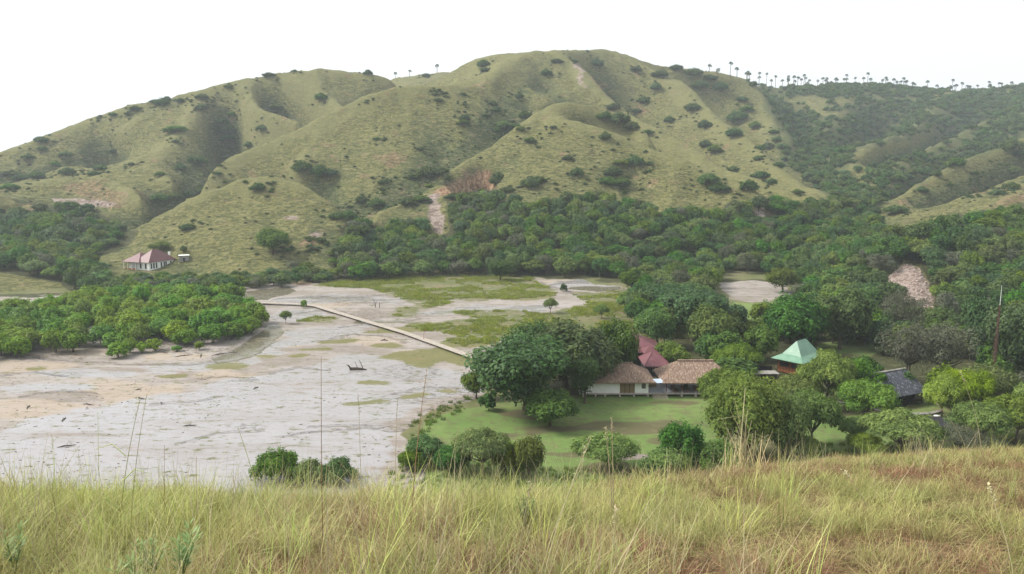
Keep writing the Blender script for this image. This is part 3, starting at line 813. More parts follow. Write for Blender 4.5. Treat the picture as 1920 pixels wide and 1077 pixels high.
def make_crown(seed, W, H, z0, nlobes, nleaf, leaf, style='round', aspect=0.55, fill=0.55):
    """foliage made of leaf clumps set on many lobes; W crown width, z0..H crown bottom and top"""
    r = np.random.default_rng(seed)
    R = W / 2; ch = H - z0
    lobes = []
    for k in range(nlobes):
        t = r.uniform(0, 2 * math.pi)
        if style == 'umbrella':
            q = math.sqrt(r.uniform(0, 1)) * 0.80
            zc_ = z0 + ch * (0.72 - 0.42 * q ** 2 + r.uniform(-0.12, 0.10))
            lr = R * r.uniform(0.20, 0.34); lz = ch * r.uniform(0.13, 0.22)
        elif style == 'scrub':
            q = math.sqrt(r.uniform(0, 1)) * 0.86
            zc_ = z0 + ch * (0.15 + 0.40 * (1 - q * q) + r.uniform(-0.12, 0.22))
            lr = R * r.uniform(0.13, 0.30); lz = lr * r.uniform(0.7, 1.1)
        elif style == 'mass':
            q = math.sqrt(r.uniform(0, 1)) * 0.78
            zc_ = z0 + ch * (0.25 + 0.45 * math.sqrt(max(0, 1 - q * q)) + r.uniform(-0.22, 0.12))
            lr = R * r.uniform(0.12, 0.35); lz = lr * r.uniform(0.6, 1.0) * min(1.3, ch / R)
        else:
            q = (r.uniform(0, 1) ** 0.6) * 0.80
            ph = r.uniform(-0.5, 1.0)
            zc_ = z0 + ch * (0.5 + 0.34 * ph * math.sqrt(max(0.05, 1 - q * q)))
            lr = R * r.uniform(0.13, 0.38); lz = lr * r.uniform(0.6, 1.0) * min(1.2, ch / R)
        lobes.append((R * q * math.cos(t), R * q * math.sin(t), zc_, lr, lz, r.uniform(0, 1)))
    if style != 'umbrella': lobes.append((0, 0, z0 + ch * 0.55, R * 0.5, ch * 0.40, 0.4))
    L = np.array(lobes)
    w = L[:, 3] ** 2; w /= w.sum()
    m = int(nleaf * 1.5)
    ki = r.choice(len(L), m, p=w)
    d = r.normal(size=(m, 3)); d /= np.linalg.norm(d, axis=1, keepdims=True)
    low = d[:, 2] < -0.25
    d[low, 2] *= np.where(r.uniform(size=low.sum()) < 0.55, -1, 1)
    rad = r.uniform(0.60, 1.20, m) * (1 + 0.22 * np.sin(d[:, 0] * 5 + ki) * np.sin(d[:, 1] * 6 + ki * 2) ) + (r.uniform(size=m) < 0.10) * r.uniform(0, 0.22, m)
    P = L[ki, :3] + d * np.stack([L[ki, 3], L[ki, 3], L[ki, 4]], -1) * rad[:, None]
    # drop leaves buried deep inside other lobes
    keep = np.ones(m, bool)
    for q in L:
        e = ((P[:, 0] - q[0]) / q[3]) ** 2 + ((P[:, 1] - q[1]) / q[3]) ** 2 + ((P[:, 2] - q[2]) / q[4]) ** 2
        keep &= e > 0.42
    P, d, ki = P[keep][:nleaf], d[keep][:nleaf], ki[keep][:nleaf]
    n = len(P)
    N = d * np.array([1, 1, 1]) + np.array([0, 0, 0.55]) + r.normal(size=(n, 3)) * 0.42
    V, Fq = leaf_quads(P, N, leaf, r, aspect)
    hz = (P[:, 2] - z0) / max(ch, 0.1)
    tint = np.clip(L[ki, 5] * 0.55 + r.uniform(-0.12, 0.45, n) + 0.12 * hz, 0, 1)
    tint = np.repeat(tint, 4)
    # inner mass hides the sky; its dark tint puts crown shade into the colour
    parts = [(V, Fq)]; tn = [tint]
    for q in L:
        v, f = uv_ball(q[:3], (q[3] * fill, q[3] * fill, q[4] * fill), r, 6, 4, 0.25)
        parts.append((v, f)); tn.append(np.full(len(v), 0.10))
    V, Fq = join(parts)
    return V, Fq, np.concatenate(tn), L

def make_trunk(seed, L, z0, rad, lean=0.1, limbs=5, stems=1):
    r = np.random.default_rng(seed + 99)
    parts = []
    for s_ in range(stems):
        a0 = r.uniform(0, 6.28); bx = (0.5 * rad * 4 * math.cos(a0), 0.5 * rad * 4 * math.sin(a0)) if stems > 1 else (0, 0)
        fork = z0 * r.uniform(0.55, 0.8)
        p = [(bx[0], bx[1], -0.4), (bx[0] + r.uniform(-lean, lean) * fork * .4, bx[1] + r.uniform(-lean, lean) * fork * .4, fork * 0.5), (bx[0] + r.uniform(-lean, lean) * fork, bx[1] + r.uniform(-lean, lean) * fork, fork)]
        parts.append(tube_arrays(p, [rad * 1.35, rad, rad * 0.85], 7))
        idx = r.choice(len(L), min(limbs, len(L)), replace=False)
        for k in idx:
            e = L[k, :3]; mid_ = (np.array(p[-1]) * 0.5 + e * 0.5) + np.array([0, 0, -0.06 * np.linalg.norm(e - np.array(p[-1]))]) + r.normal(size=3) * 0.12
            parts.append(tube_arrays([p[-1], mid_, e], [rad * 0.7, rad * 0.42, rad * 0.12], 5))
    return join(parts)

# prototypes: real-size meshes (crown mesh, trunk mesh, width, height)
PROTO = {}
def proto(kind, n, W, H, z0, nl, nleaf, leaf, mat, style, rad=0.2, aspect=0.55, stems=1, limbs=5, fill=0.55):
    out = []
    for k in range(n):
        sd_ = abs(hash_str(kind)) % 1000 + k * 37
        V, Fq, tn, L = make_crown(sd_, W, H, z0, nl, nleaf, leaf, style, aspect, fill)
        cm = poly_mesh(kind + '_crown', V, Fq, [M[mat]], tn)
        tv, tf = make_trunk(sd_, L, z0 + (H - z0) * 0.3, rad, 0.12, limbs, stems)
        tm = poly_mesh(kind + '_trunk', tv, tf, [M['bark']], smooth=True)
        VV, FF = join([(V, Fq), (tv, tf)])
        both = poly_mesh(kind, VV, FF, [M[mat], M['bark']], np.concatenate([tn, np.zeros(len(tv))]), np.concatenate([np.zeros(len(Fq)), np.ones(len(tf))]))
        out.append((cm, tm, both, W, H))
    PROTO[kind] = out

def hash_str(s):
    h = 0
    for ch in s: h = (h * 31 + ord(ch)) % 100003
    return h

# near, large in the picture
proto('great_fig', 3, 13, 12, 1.2, 52, 15000, 0.30, 'leaf_dark', 'round', 0.45, fill=0.62)
proto('round_tree', 4, 10, 8, 1.2, 38, 9500, 0.26, 'leaf_forest', 'round', 0.28)
proto('feather_tree', 4, 12, 6.5, 1.7, 30, 11000, 0.30, 'leaf_feather', 'umbrella', 0.22, aspect=0.28, limbs=10, fill=0.5)
proto('yellow_tree', 2, 12, 7.5, 1.7, 26, 10000, 0.30, 'leaf_yellow', 'round', 0.22, aspect=0.3)
proto('grey_tree', 2, 13, 9, 1.5, 26, 5500, 0.26, 'leaf_grey', 'round', 0.2, aspect=0.22, stems=3, limbs=16, fill=0.12)
# middle distance
proto('wood_tree', 8, 9, 8.5, 0.2, 26, 3000, 0.40, 'leaf_forest', 'round', 0.22)
proto('wood_dark', 4, 9, 8.0, 0.2, 24, 3000, 0.38, 'leaf_dark', 'round', 0.22)
proto('wood_flat', 4, 10, 7.0, 0.6, 20, 3000, 0.42, 'leaf_feather', 'umbrella', 0.2, aspect=0.35)
proto('wood_grey', 2, 9, 7.0, 1.0, 14, 1800, 0.36, 'leaf_grey', 'round', 0.16, aspect=0.25, fill=0.3)
proto('mangrove', 8, 8.5, 7.0, 0.1, 28, 3600, 0.34, 'leaf_mangrove', 'mass', 0.14, stems=3, limbs=4)
proto('shrub', 6, 5, 3.2, 0.0, 16, 1500, 0.26, 'leaf_shrub', 'scrub', 0.08)
proto('big_shrub', 6, 10, 5, 0.0, 30, 3200, 0.36, 'leaf_shrub', 'scrub', 0.10)
proto('leafy_scrub', 3, 10, 6, 0.0, 40, 6500, 0.24, 'leaf_forest', 'scrub', 0.10)
proto('tussock', 5, 3, 1.2, 0.0, 7, 160, 0.30, 'leaf_olive', 'scrub', 0.04)
proto('bushy_light', 3, 12, 10, 0.6, 60, 15000, 0.26, 'leaf_feather', 'round', 0.3, aspect=0.35, stems=2, limbs=8)
proto('bushy_tree', 4, 10, 8, 0.0, 44, 11000, 0.25, 'leaf_forest', 'mass', 0.2, stems=2)
proto('far_tree', 5, 9, 6.5, 0.3, 9, 700, 0.65, 'leaf_far', 'mass', 0.2, fill=0.7)

# ---------------------------------------------------------------- placing
PROTECT = [  # picture rectangles that nearer scattered trees must leave open, and the distance of what stands there
    (1128, 672, 1236, 756, 184), (1205, 668, 1322, 756, 184), (1176, 626, 1262, 690, 198), (1436, 630, 1500, 708, 214), (1500, 630, 1545, 662, 214), (1625, 686, 1730, 762, 176),
    (218, 462, 330, 508, 398), (330, 474, 360, 496, 398), (1395, 700, 1470, 712, 190), (1590, 640, 1625, 668, 230), (1640, 492, 1752, 572, 290), (1820, 545, 1870, 580, 280),
    (1345, 532, 1480, 562, 340), (780, 742, 1320, 880, 150), (1736, 782, 1772, 812, 160), (1856, 560, 1882, 744, 172), (1572, 752, 1620, 776, 170), (820, 330, 935, 372, 480), (812, 370, 838, 440, 470), (1700, 748, 1770, 800, 165),
    (560, 535, 1130, 620, 300), (880, 640, 960, 690, 215), (1420, 376, 1460, 404, 480)]
placed = []           # (X, Y, radius)
TREES = []

def px_scale(X, Y, Z):
    return (Y * CP - (Z - CAM_Z) * SP) / F_PX       # metres per photograph pixel

def blocked(X, Y, Z, w, h):
    p, b = project(np.array([X]), np.array([Y]), np.array([Z]))
    ms = px_scale(X, Y, Z)
    l, r_, t, bb = p[0] - w / 2 / ms * 0.9, p[0] + w / 2 / ms * 0.9, b[0] - h * 0.95 / ms, b[0]
    for x0, y0, x1, y1, d in PROTECT:
        if Y < d + 4 and l < x1 and r_ > x0 and t < y1 and bb > y0: return True
    return False

def too_close(X, Y, rad, k=0.62):
    for a, b, c in placed:
        if abs(a - X) < 12 and abs(b - Y) < 12 and math.hypot(a - X, b - Y) < (c + rad) * k: return True
    return False

def add_tree(name, kind, X, Y, Z, w, h, label, cat, group=None, parts=False, var=None, rz=None):
    pr = PROTO[kind]
    v = pr[(rng.integers(len(pr)) if var is None else var) % len(pr)]
    s = (w / v[3], w / v[3] * rng.uniform(0.92, 1.08), h / v[4])
    rz = rng.uniform(0, 6.28) if rz is None else rz
    if parts:
        root = link(name, None, loc=(X, Y, Z), rot=(0, 0, rz), scale=s)
        link('crown', v[0], root); link('trunk', v[1], root)
    else:
        root = link(name, v[2], loc=(X, Y, Z), rot=(0, 0, rz), scale=s)
    tag(root, label, cat, group)
    placed.append((X, Y, w / 2))
    return root

def hero(name, kind, px, pyb, wpx, hpx, label, cat='tree', group=None, var=None, Y=None):
    """tree whose foot is at pixel (px, pyb) on the level ground (or at distance Y), wpx wide and hpx tall in the photograph"""
    if Y is None: X, Y, Z = ground0(px, pyb)
    else: X, Y, Z = world_at(px, pyb, Y)
    Z = float(ground_z(X, Y))
    ms = px_scale(X, Y, Z)
    return add_tree(name, kind, X, Y, Z, wpx * ms, hpx * ms / 0.95, label, cat, group, True, var)
# ---------------------------------------------------------------- trees one can single out
hero('fig_tree', 'great_fig', 985, 776, 190, 140, 'huge dark green spreading tree left of the white thatched hut, foremost of the dark clump', group=None, var=0)
hero('fig_tree', 'great_fig', 1062, 738, 176, 130, 'wide dark green tree crown behind the foremost dark tree, under the red roof', var=1)
hero('fig_tree', 'great_fig', 1096, 757, 64, 92, 'dark green tree hanging over the left end of the white thatched hut', var=0)
hero('fig_tree', 'great_fig', 1150, 722, 100, 122, 'dark tree between the thatched hut roof and the red metal roof', var=1)
hero('fig_tree', 'great_fig', 1010, 722, 100, 118, 'dark tree crown at the rear left of the dark clump, next to the boardwalk', var=1)
hero('small_tree', 'round_tree', 893, 748, 56, 50, 'small dark tree on the mud edge left of the big dark clump', var=0)
hero('small_shrub', 'shrub', 916, 770, 36, 32, 'low dark bush on the lawn edge under the left side of the big dark tree')
hero('round_tree', 'round_tree', 1030, 799, 108, 62, 'rounded green tree standing alone on the lawn in front of the dark clump', var=1)
hero('umbrella_tree', 'feather_tree', 905, 888, 112, 80, 'wide green umbrella shaped tree at the lower lawn edge beside the mudflat', var=0)
hero('small_tree', 'bushy_tree', 948, 888, 60, 62, 'green tree touching the right side of the umbrella tree at the lawn edge', var=2)
hero('small_tree', 'bushy_tree', 992, 893, 66, 74, 'upright green tree with thin dark trunk at the bottom of the lawn', var=0)
hero('umbrella_tree', 'feather_tree', 1137, 884, 136, 68, 'flat topped umbrella tree over bare ground at the lower middle of the lawn', var=1)
hero('low_shrub', 'bushy_tree', 800, 866, 80, 48, 'low green shrub on the mud edge left of the umbrella tree')
hero('low_shrub', 'bushy_tree', 850, 884, 80, 46, 'dark green shrub between the umbrella tree and the grass slope')
hero('low_shrub', 'bushy_tree', 770, 880, 54, 34, 'small shrub at the mud edge just above the tall foreground grass')
hero('bushy_tree', 'bushy_tree', 1278, 880, 98, 86, 'dense dark green tree at the right lower corner of the lawn', var=2)
hero('low_shrub', 'bushy_tree', 1250, 905, 110, 60, 'light green bush at the foot of the dense tree, above the grass slope')
hero('low_shrub', 'bushy_tree', 1350, 895, 100, 64, 'leafy bush behind the clump of dead reeds')
hero('great_tree', 'bushy_light', 1396, 858, 164, 146, 'very large leafy green tree behind the dry reed clump', var=0)
hero('great_tree', 'bushy_light', 1466, 864, 108, 128, 'leafy tree with dark trunk adjoining the biggest tree on its right', var=1)
hero('feathery_tree', 'feather_tree', 1355, 790, 104, 100, 'feathery light green tree covering the right end of the thatched pavilion', var=2)
hero('feathery_tree', 'feather_tree', 1520, 842, 118, 108, 'feathery tree with yellowish rim right of the biggest green tree', var=3)
hero('low_shrub', 'feather_tree', 1500, 868, 86, 48, 'low feathery bush at the top edge of the grass slope under the big tree', var=0)
hero('umbrella_tree', 'feather_tree', 1550, 762, 112, 98, 'feathery tree hiding the right half of the green roofed house', var=1)
hero('umbrella_tree', 'feather_tree', 1496, 768, 90, 64, 'small feathery tree just below the timber wall of the green roofed house', var=2)
hero('umbrella_tree', 'feather_tree', 1590, 772, 80, 62, 'small feathery tree between the green roofed house and the dark shed', var=1)
hero('umbrella_tree', 'feather_tree', 1618, 802, 118, 88, 'dark umbrella tree in front of the left part of the grey shingled shed', var=3)
hero('slim_tree', 'feather_tree', 1598, 836, 52, 52, 'small slim tree with thin trunk on the grass behind the slope brow', var=1)
hero('umbrella_tree', 'feather_tree', 1690, 856, 140, 82, 'wide feathery tree at the slope brow below the dark shed', var=0)
hero('umbrella_tree', 'feather_tree', 1620, 860, 70, 46, 'low feathery bush joining the slim tree and the wide feathery tree', var=1)
hero('yellow_tree', 'yellow_tree', 1765, 784, 84, 78, 'yellow green drooping tree right of the dark shed', var=0)
hero('yellow_tree', 'yellow_tree', 1808, 782, 90, 84, 'yellow green drooping tree left of the rusty mast', var=1)
hero('umbrella_tree', 'feather_tree', 1850, 770, 110, 84, 'feathery green tree crown behind the rusty mast foot', var=2)
hero('umbrella_tree', 'feather_tree', 1835, 838, 120, 82, 'feathery green tree at the right brow below the rusty mast', var=3)
hero('umbrella_tree', 'feather_tree', 1905, 830, 120, 90, 'feathery green tree at the right picture edge above the grass slope', var=0)
hero('umbrella_tree', 'feather_tree', 1960, 800, 120, 90, 'feathery green tree cut by the right picture edge below the dark trees', var=1)
hero('bare_bush', 'grey_tree', 1800, 852, 76, 52, 'leafless grey bush beside the black roof at the slope brow', var=0)
hero('bare_bush', 'grey_tree', 1850, 856, 74, 44, 'grey twiggy bush at the foot of the right brow, right of the leafless one', var=1)
hero('grey_tree', 'grey_tree', 1700, 720, 120, 118, 'thin grey brown tree with sparse leaves behind the dark shed', var=1)
hero('grey_tree', 'grey_tree', 1765, 722, 120, 112, 'thin grey green tree left of the rusty mast', var=0)
hero('grey_tree', 'grey_tree', 1690, 640, 90, 90, 'greyish bare topped tree below the landslide', var=0)
hero('dark_tree', 'great_fig', 1900, 735, 110, 165, 'tall dark tree right of the rusty mast', var=0)
hero('dark_tree', 'great_fig', 1850, 690, 90, 130, 'dark tree behind the middle of the rusty mast', var=1)
hero('dark_tree', 'great_fig', 1970, 700, 110, 160, 'tall dark tree cut by the right picture edge', var=1)
hero('wood_tree', 'great_fig', 1300, 640, 130, 95, 'large dark tree behind the red roof at the edge of the marsh meadow', var=0)
hero('wood_tree', 'round_tree', 1232, 652, 78, 66, 'brown trunked round tree just above the red metal roof', var=2)
hero('wood_tree', 'great_fig', 1250, 590, 110, 56, 'dark tree on the right border of the marsh, above the red roof', var=1)
hero('light_tree', 'round_tree', 1260, 694, 76, 50, 'bright green tree between the red roof and the right thatched roof', var=0)
hero('wood_tree', 'round_tree', 1330, 668, 90, 86, 'green tree behind the right thatched roof', var=1)
hero('light_tree', 'feather_tree', 1384, 706, 92, 60, 'light green tree left of the green roofed house', var=2)
hero('wood_tree', 'round_tree', 1490, 660, 130, 100, 'leafy tree directly behind the green roofed house', var=0)
hero('wood_tree', 'round_tree', 1575, 655, 110, 104, 'tall tree with visible dark trunks right of the green roof', var=1)
hero('lone_tree', 'round_tree', 1467, 548, 62, 42, 'rounded light green tree beside the small brown clearing', var=2)
hero('lone_tree', 'great_fig', 938, 527, 44, 38, 'small dark tree alone at the far edge of the marsh', var=0)
hero('sapling', 'feather_tree', 1032, 588, 26, 28, 'thin grey green sapling standing in the marsh meadow', var=0)
hero('sapling', 'feather_tree', 1128, 598, 34, 26, 'low sapling at the marsh behind the dark clump', var=1)
hero('sapling', 'shrub', 1056, 546, 16, 14, 'tiny round bush on the mud pool edge')
hero('mangrove_sapling', 'mangrove', 570, 578, 13, 15, 'tiny mangrove bush growing next to the far bend of the boardwalk', 'mangrove')
hero('mangrove_sapling', 'feather_tree', 536, 607, 24, 24, 'young mangrove with bare stems on the mud beside the channel', 'mangrove', var=3)
# small bright mangroves in front of the stand
for px, py, w, h, lb in [(222, 670, 44, 26, 'leftmost low bright mangrove bush in front of the stand'), (244, 662, 34, 26, 'bright mangrove bush behind the leftmost low one'),
                         (267, 662, 26, 20, 'small round mangrove bush, middle of the low row'), (292, 658, 34, 22, 'bright low mangrove bush right of the small round one'),
                         (332, 659, 20, 10, 'tiny flat mangrove bush alone on the mud'), (373, 656, 20, 16, 'tiny mangrove bush near the channel bank')]:
    hero('mangrove_bush', 'mangrove', px, py, w, h, lb, 'mangrove')
for px, py, w, h, lb in [(520, 902, 92, 62, 'dark green bush poking above the foreground grass, left of three'), (578, 902, 84, 40, 'greyish bush behind the foreground grass, middle of three'),
                         (634, 902, 74, 44, 'bush behind the foreground grass, right of three')]:
    hero('brow_bush', 'leafy_scrub', px, py, w, h, lb, 'bush')
for px, py, w, h, lb in [(512, 476, 66, 46, 'round dark bush alone on the slope above the white house'), (344, 474, 14, 14, 'tiny tree right above the small concrete hut'),
                         (300, 474, 40, 20, 'dark bush behind the right end of the red roofed white house')]:
    p = hit(px, py)
    add_tree('hill_bush', 'round_tree', p[0], p[1], p[2] - 0.3, w * px_scale(*p), h * px_scale(*p), lb, 'bush', None, True)

# ---------------------------------------------------------------- woods: every tree one can tell apart
def region_label(px, py, Y):
    if px < 640 and py > 548: return None
    if px < 330 and py < 548: return ('green tree in the wood left of the house knoll', 'trees in the wood left of the knoll')
    if px < 660: return ('dark tree on the shore below the white house', 'trees along the shore below the white house')
    if px < 990 and py < 560: return ('tree in the belt below the eroded cliff', 'trees of the belt below the eroded cliff')
    if px < 1340 and py < 545: return ('tree at the foot of the pointed hill', 'trees of the belt at the hill foot')
    if py < 545 and px < 1640: return ('tree in the valley mouth above the clearing', 'trees in the valley mouth')
    if px >= 1600 and py < 640: return ('green tree on the landslide hill', 'trees on the landslide hill')
    if px < 1500: return ('tree between marsh and green roofed house', 'trees of the grove by the marsh')
    return ('tree around the shed and mast', 'trees of the grove around the shed')

MANG = [(-160, 690), (-160, 590), (60, 592), (120, 584), (200, 560), (300, 556), (420, 568), (488, 590), (500, 605), (470, 632), (400, 648), (330, 648), (300, 640), (250, 650), (200, 655), (90, 668), (0, 678)]
WOODS = [
    [(-160, 388), (40, 405), (130, 392), (235, 432), (230, 456), (150, 496), (200, 518), (228, 528), (150, 556), (125, 540), (90, 526), (0, 504), (-160, 488)],
    [(190, 524), (340, 522), (380, 532), (520, 520), (560, 505), (640, 515), (640, 526), (520, 540), (440, 545), (350, 550), (200, 552)],
    [(615, 500), (640, 450), (690, 425), (780, 428), (840, 452), (850, 385), (900, 375), (935, 380), (1010, 400), (1060, 385), (1110, 378), (1200, 395), (1300, 415), (1400, 398), (1480, 380), (1600, 388), (1650, 440), (1700, 470),
     (1640, 500), (1600, 545), (1500, 518), (1350, 512), (1180, 522), (1000, 520), (900, 518), (760, 522), (650, 530), (625, 522)],
    [(1185, 535), (1350, 512), (1345, 570), (1480, 570), (1500, 525), (1600, 520), (1690, 590), (1850, 640), (2050, 640), (2050, 830), (1760, 760), (1560, 752), (1330, 740), (1330, 690), (1270, 650), (1195, 635), (1170, 590)],
    [(1600, 545), (1640, 500), (1690, 462), (1740, 445), (1800, 430), (1920, 418), (2060, 410), (2060, 660), (1740, 620), (1690, 600)],
]
NOTREE = [[(1640, 565), (1660, 520), (1700, 488), (1730, 492), (1755, 545), (1755, 585), (1700, 585)], [(-200, 480), (0, 508), (120, 528), (140, 552), (60, 552), (-200, 552)],
          [(1335, 528), (1485, 528), (1485, 568), (1440, 600), (1400, 640), (1350, 590)], ell(1600, 660, 34, 14), ell(1845, 566, 26, 14), [(1400, 640), (1440, 640), (1440, 660), (1400, 670)], [(210, 455), (335, 455), (370, 505), (330, 520), (215, 520)],
          [(800, 360), (850, 330), (935, 330), (935, 372), (845, 385), (845, 440), (815, 440)], ell(1750, 790, 60, 30), ell(1620, 790, 60, 20), ell(1480, 725, 60, 22), ell(1230, 720, 110, 40)]

def scatter(polys, spacing, jitter=0.8, seed=1):
    r = np.random.default_rng(seed)
    # world bounds of the polygons, from terrain hits
    out = []
    Y = 130.0
    rows = []
    while Y < 1300:
        n = int(2 * 0.95 * Y / spacing)
        X = (np.arange(n) / n * 2 - 1) * 0.95 * Y
        X = X + r.uniform(-0.5, 0.5, n) * spacing * jitter; YY = Y + r.uniform(-0.5, 0.5, n) * spacing * jitter
        rows.append(np.stack([X, YY], -1)); Y += spacing
    P = np.concatenate(rows)
    Z = ground_z(P[:, 0], P[:, 1])
    px, py = project(P[:, 0], P[:, 1], Z)
    k = np.zeros(len(P), bool)
    for p in polys: k |= inside(px, py, p)
    return P[k, 0], P[k, 1], Z[k], px[k], py[k]

def visible(X, Y, Z, top):
    """does the sight line to the point `top` metres above the ground clear the terrain"""
    t = np.linspace(0.25, 0.985, 60)
    zt = CAM_Z + (Z + top - CAM_Z) * t
    return bool(np.all(zt > ground_z(X * t, np.maximum(Y * t, 106)) - 0.5))

# mangrove stand
def mang_words(px, py, h, edge):
    size = 'tall' if h > 7.6 else 'medium' if h > 6.4 else 'low'
    side = 'by the grass knoll' if px < 110 else 'left of the house' if px < 215 else 'below the white house' if px < 330 else 'below the concrete hut' if px < 420 else 'near the channel'
    row = 'on the front edge' if edge else 'in the back rows' if py < 590 else 'in the middle rows' if py < 625 else 'behind the front edge'
    return ('%s mangrove %s of the stand, %s' % (size, row, side), 'mangrove', '%s mangroves %s %s' % (size, row, side))
mx_, my_, mz_, mpx, mpy = scatter([MANG], 6.2, 0.9, 11)
order = np.argsort(my_)
for k in order:
    if too_close(mx_[k], my_[k], 3.5, 0.55): continue
    edge = not inside(mpx[k], mpy[k] + 14, MANG)
    w = rng.uniform(7.0, 11.5) * (0.85 if edge else 1); h = rng.uniform(5.5, 9.0) * (0.8 if edge else 1)
    add_tree('mangrove_tree', 'mangrove', mx_[k], my_[k], 0.0, w, h,
             *mang_words(mpx[k], mpy[k], h, edge), parts=bool(edge))

wx_, wy_, wz_, wpx_, wpy_ = scatter(WOODS, 5.8, 0.95, 12)
cand = []
order = np.argsort(wy_)
dens = fbm(wx_ / 30, wy_ / 30, 2, 91)
for k in order:
    if any(inside(wpx_[k], wpy_[k], p) for p in NOTREE): continue
    near = wy_[k] < 300
    w = rng.uniform(7.5, 13.0); h = rng.uniform(6.0, 10.5)
    if wpy_[k] > 545 and wpx_[k] > 1150 and dens[k] > 0.42: continue
    if wpx_[k] < 640 and wpy_[k] < 560 and wpx_[k] > 190: w, h = rng.uniform(6, 9), rng.uniform(4, 5.5)
    if blocked(wx_[k], wy_[k], wz_[k], w, h):
        w, h = w * 0.45, h * 0.4
        if blocked(wx_[k], wy_[k], wz_[k], w, h): continue
    if too_close(wx_[k], wy_[k], w / 2, 0.50): continue
    if not visible(wx_[k], wy_[k], wz_[k], h): continue
    t = rng.uniform()
    kind = 'wood_tree' if t < 0.52 else 'wood_dark' if t < 0.74 else 'wood_flat' if t < 0.93 else 'wood_grey'
    placed.append((wx_[k], wy_[k], w / 2))
    cand.append((wx_[k], wy_[k], wz_[k], w, h, kind, wpx_[k], wpy_[k]))
STUFF_PTS = []
cand.sort(key=lambda c: c[1])
print('wood candidates', len(cand))
for i, c in enumerate(cand):
    rl = region_label(c[6], c[7], c[1])
    if i < 420 and rl:
        pr = PROTO[c[5]]; v = pr[rng.integers(len(pr))]
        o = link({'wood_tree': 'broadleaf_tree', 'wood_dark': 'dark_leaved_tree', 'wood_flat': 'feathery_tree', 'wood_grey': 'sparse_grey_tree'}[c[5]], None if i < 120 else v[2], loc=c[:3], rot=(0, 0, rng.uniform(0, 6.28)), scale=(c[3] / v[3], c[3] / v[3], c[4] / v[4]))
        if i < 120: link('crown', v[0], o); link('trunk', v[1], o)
        kindword = {'wood_tree': 'leafy', 'wood_dark': 'dark glossy', 'wood_flat': 'feathery light', 'wood_grey': 'sparse grey'}[c[5]]
        size = 'big' if c[4] > 9.2 else 'small' if c[4] < 7.4 else 'mid sized'
        part = ('left' if c[6] < 1690 else 'middle' if c[6] < 1800 else 'right') if c[6] >= 1600 else ('left' if c[6] % 300 < 100 else 'middle' if c[6] % 300 < 200 else 'right')
        fb = 'front' if i % 2 == 0 and False else ('near' if c[1] < 240 else 'far')
        tag(o, '%s %s %s, %s %s' % (size, kindword, rl[0].replace('green tree', 'tree').replace('dark tree', 'tree'), fb, part), 'tree', '%s %s %s %s %s' % (size, kindword, rl[1], fb, part))
    else:
        STUFF_PTS.append((c[0], c[1], c[2], c[3], c[4], {'wood_tree': 0, 'wood_dark': 1, 'wood_flat': 2, 'wood_grey': 3}[c[5]]))

# ---------------------------------------------------------------- stuff: instanced on points of one object
def stuff(name, pts, protos, label=None, category=None):
    """pts rows: x y z sx sy sz rz index ; one object whose points carry instances"""
    A = np.asarray(pts, float)
    me = bpy.data.meshes.new(name)
    me.vertices.add(len(A)); me.vertices.foreach_set('co', A[:, :3].astype(np.float32).ravel()); me.update()
    at = me.attributes.new('sc', 'FLOAT_VECTOR', 'POINT'); at.data.foreach_set('vector', A[:, 3:6].astype(np.float32).ravel())
    at = me.attributes.new('ro', 'FLOAT_VECTOR', 'POINT'); at.data.foreach_set('vector', A[:, 6:9].astype(np.float32).ravel())
    at = me.attributes.new('ix', 'INT', 'POINT'); at.data.foreach_set('value', A[:, 9].astype(np.int32))
    c = bpy.data.collections.new(name + '_parts')
    for k, pm in enumerate(protos):
        q = bpy.data.objects.new('%s_%02d' % (name, k), pm); c.objects.link(q)
    ng = bpy.data.node_groups.new(name, 'GeometryNodeTree')
    ng.interface.new_socket('Geometry', in_out='INPUT', socket_type='NodeSocketGeometry')
    ng.interface.new_socket('Geometry', in_out='OUTPUT', socket_type='NodeSocketGeometry')
    N_, L_ = ng.nodes, ng.links
    gi = N_.new('NodeGroupInput'); go = N_.new('NodeGroupOutput')
    ci = N_.new('GeometryNodeCollectionInfo'); ci.inputs[0].default_value = c; ci.inputs[1].default_value = True; ci.inputs[2].default_value = True
    ip = N_.new('GeometryNodeInstanceOnPoints')
    ip.inputs['Pick Instance'].default_value = True
    def na(nm, ty):
        q = N_.new('GeometryNodeInputNamedAttribute'); q.data_type = ty; q.inputs[0].default_value = nm; return q.outputs[0]
    L_.new(gi.outputs[0], ip.inputs['Points']); L_.new(ci.outputs[0], ip.inputs['Instance'])
    L_.new(na('ix', 'INT'), ip.inputs['Instance Index']); L_.new(na('ro', 'FLOAT_VECTOR'), ip.inputs['Rotation']); L_.new(na('sc', 'FLOAT_VECTOR'), ip.inputs['Scale'])
    L_.new(ip.outputs[0], go.inputs[0])
    o = bpy.data.objects.new(name, me); COL.objects.link(o)
    md = o.modifiers.new('scatter', 'NODES'); md.node_group = ng
    o['kind'] = 'stuff'
    if label: o['label'] = label
    if category: o['category'] = category
    return o

if STUFF_PTS:
    pm = []; kinds = ['wood_tree', 'wood_dark', 'wood_flat', 'wood_grey']; offs = []
    for kn in kinds:
        offs.append(len(pm)); pm += [v[2] for v in PROTO[kn]]
    rows = []
    for (x, y, z, w, h, k) in STUFF_PTS:
        v = PROTO[kinds[k]][0]
        rows.append((x, y, z, w / v[3], w / v[3], h / v[4], 0, 0, rng.uniform(0, 6.28), offs[k] + rng.integers(len(PROTO[kinds[k]]))))
    stuff('far_woodland', rows, pm, 'dense dark green woodland at the back of the wood belt under the hills', 'woodland')

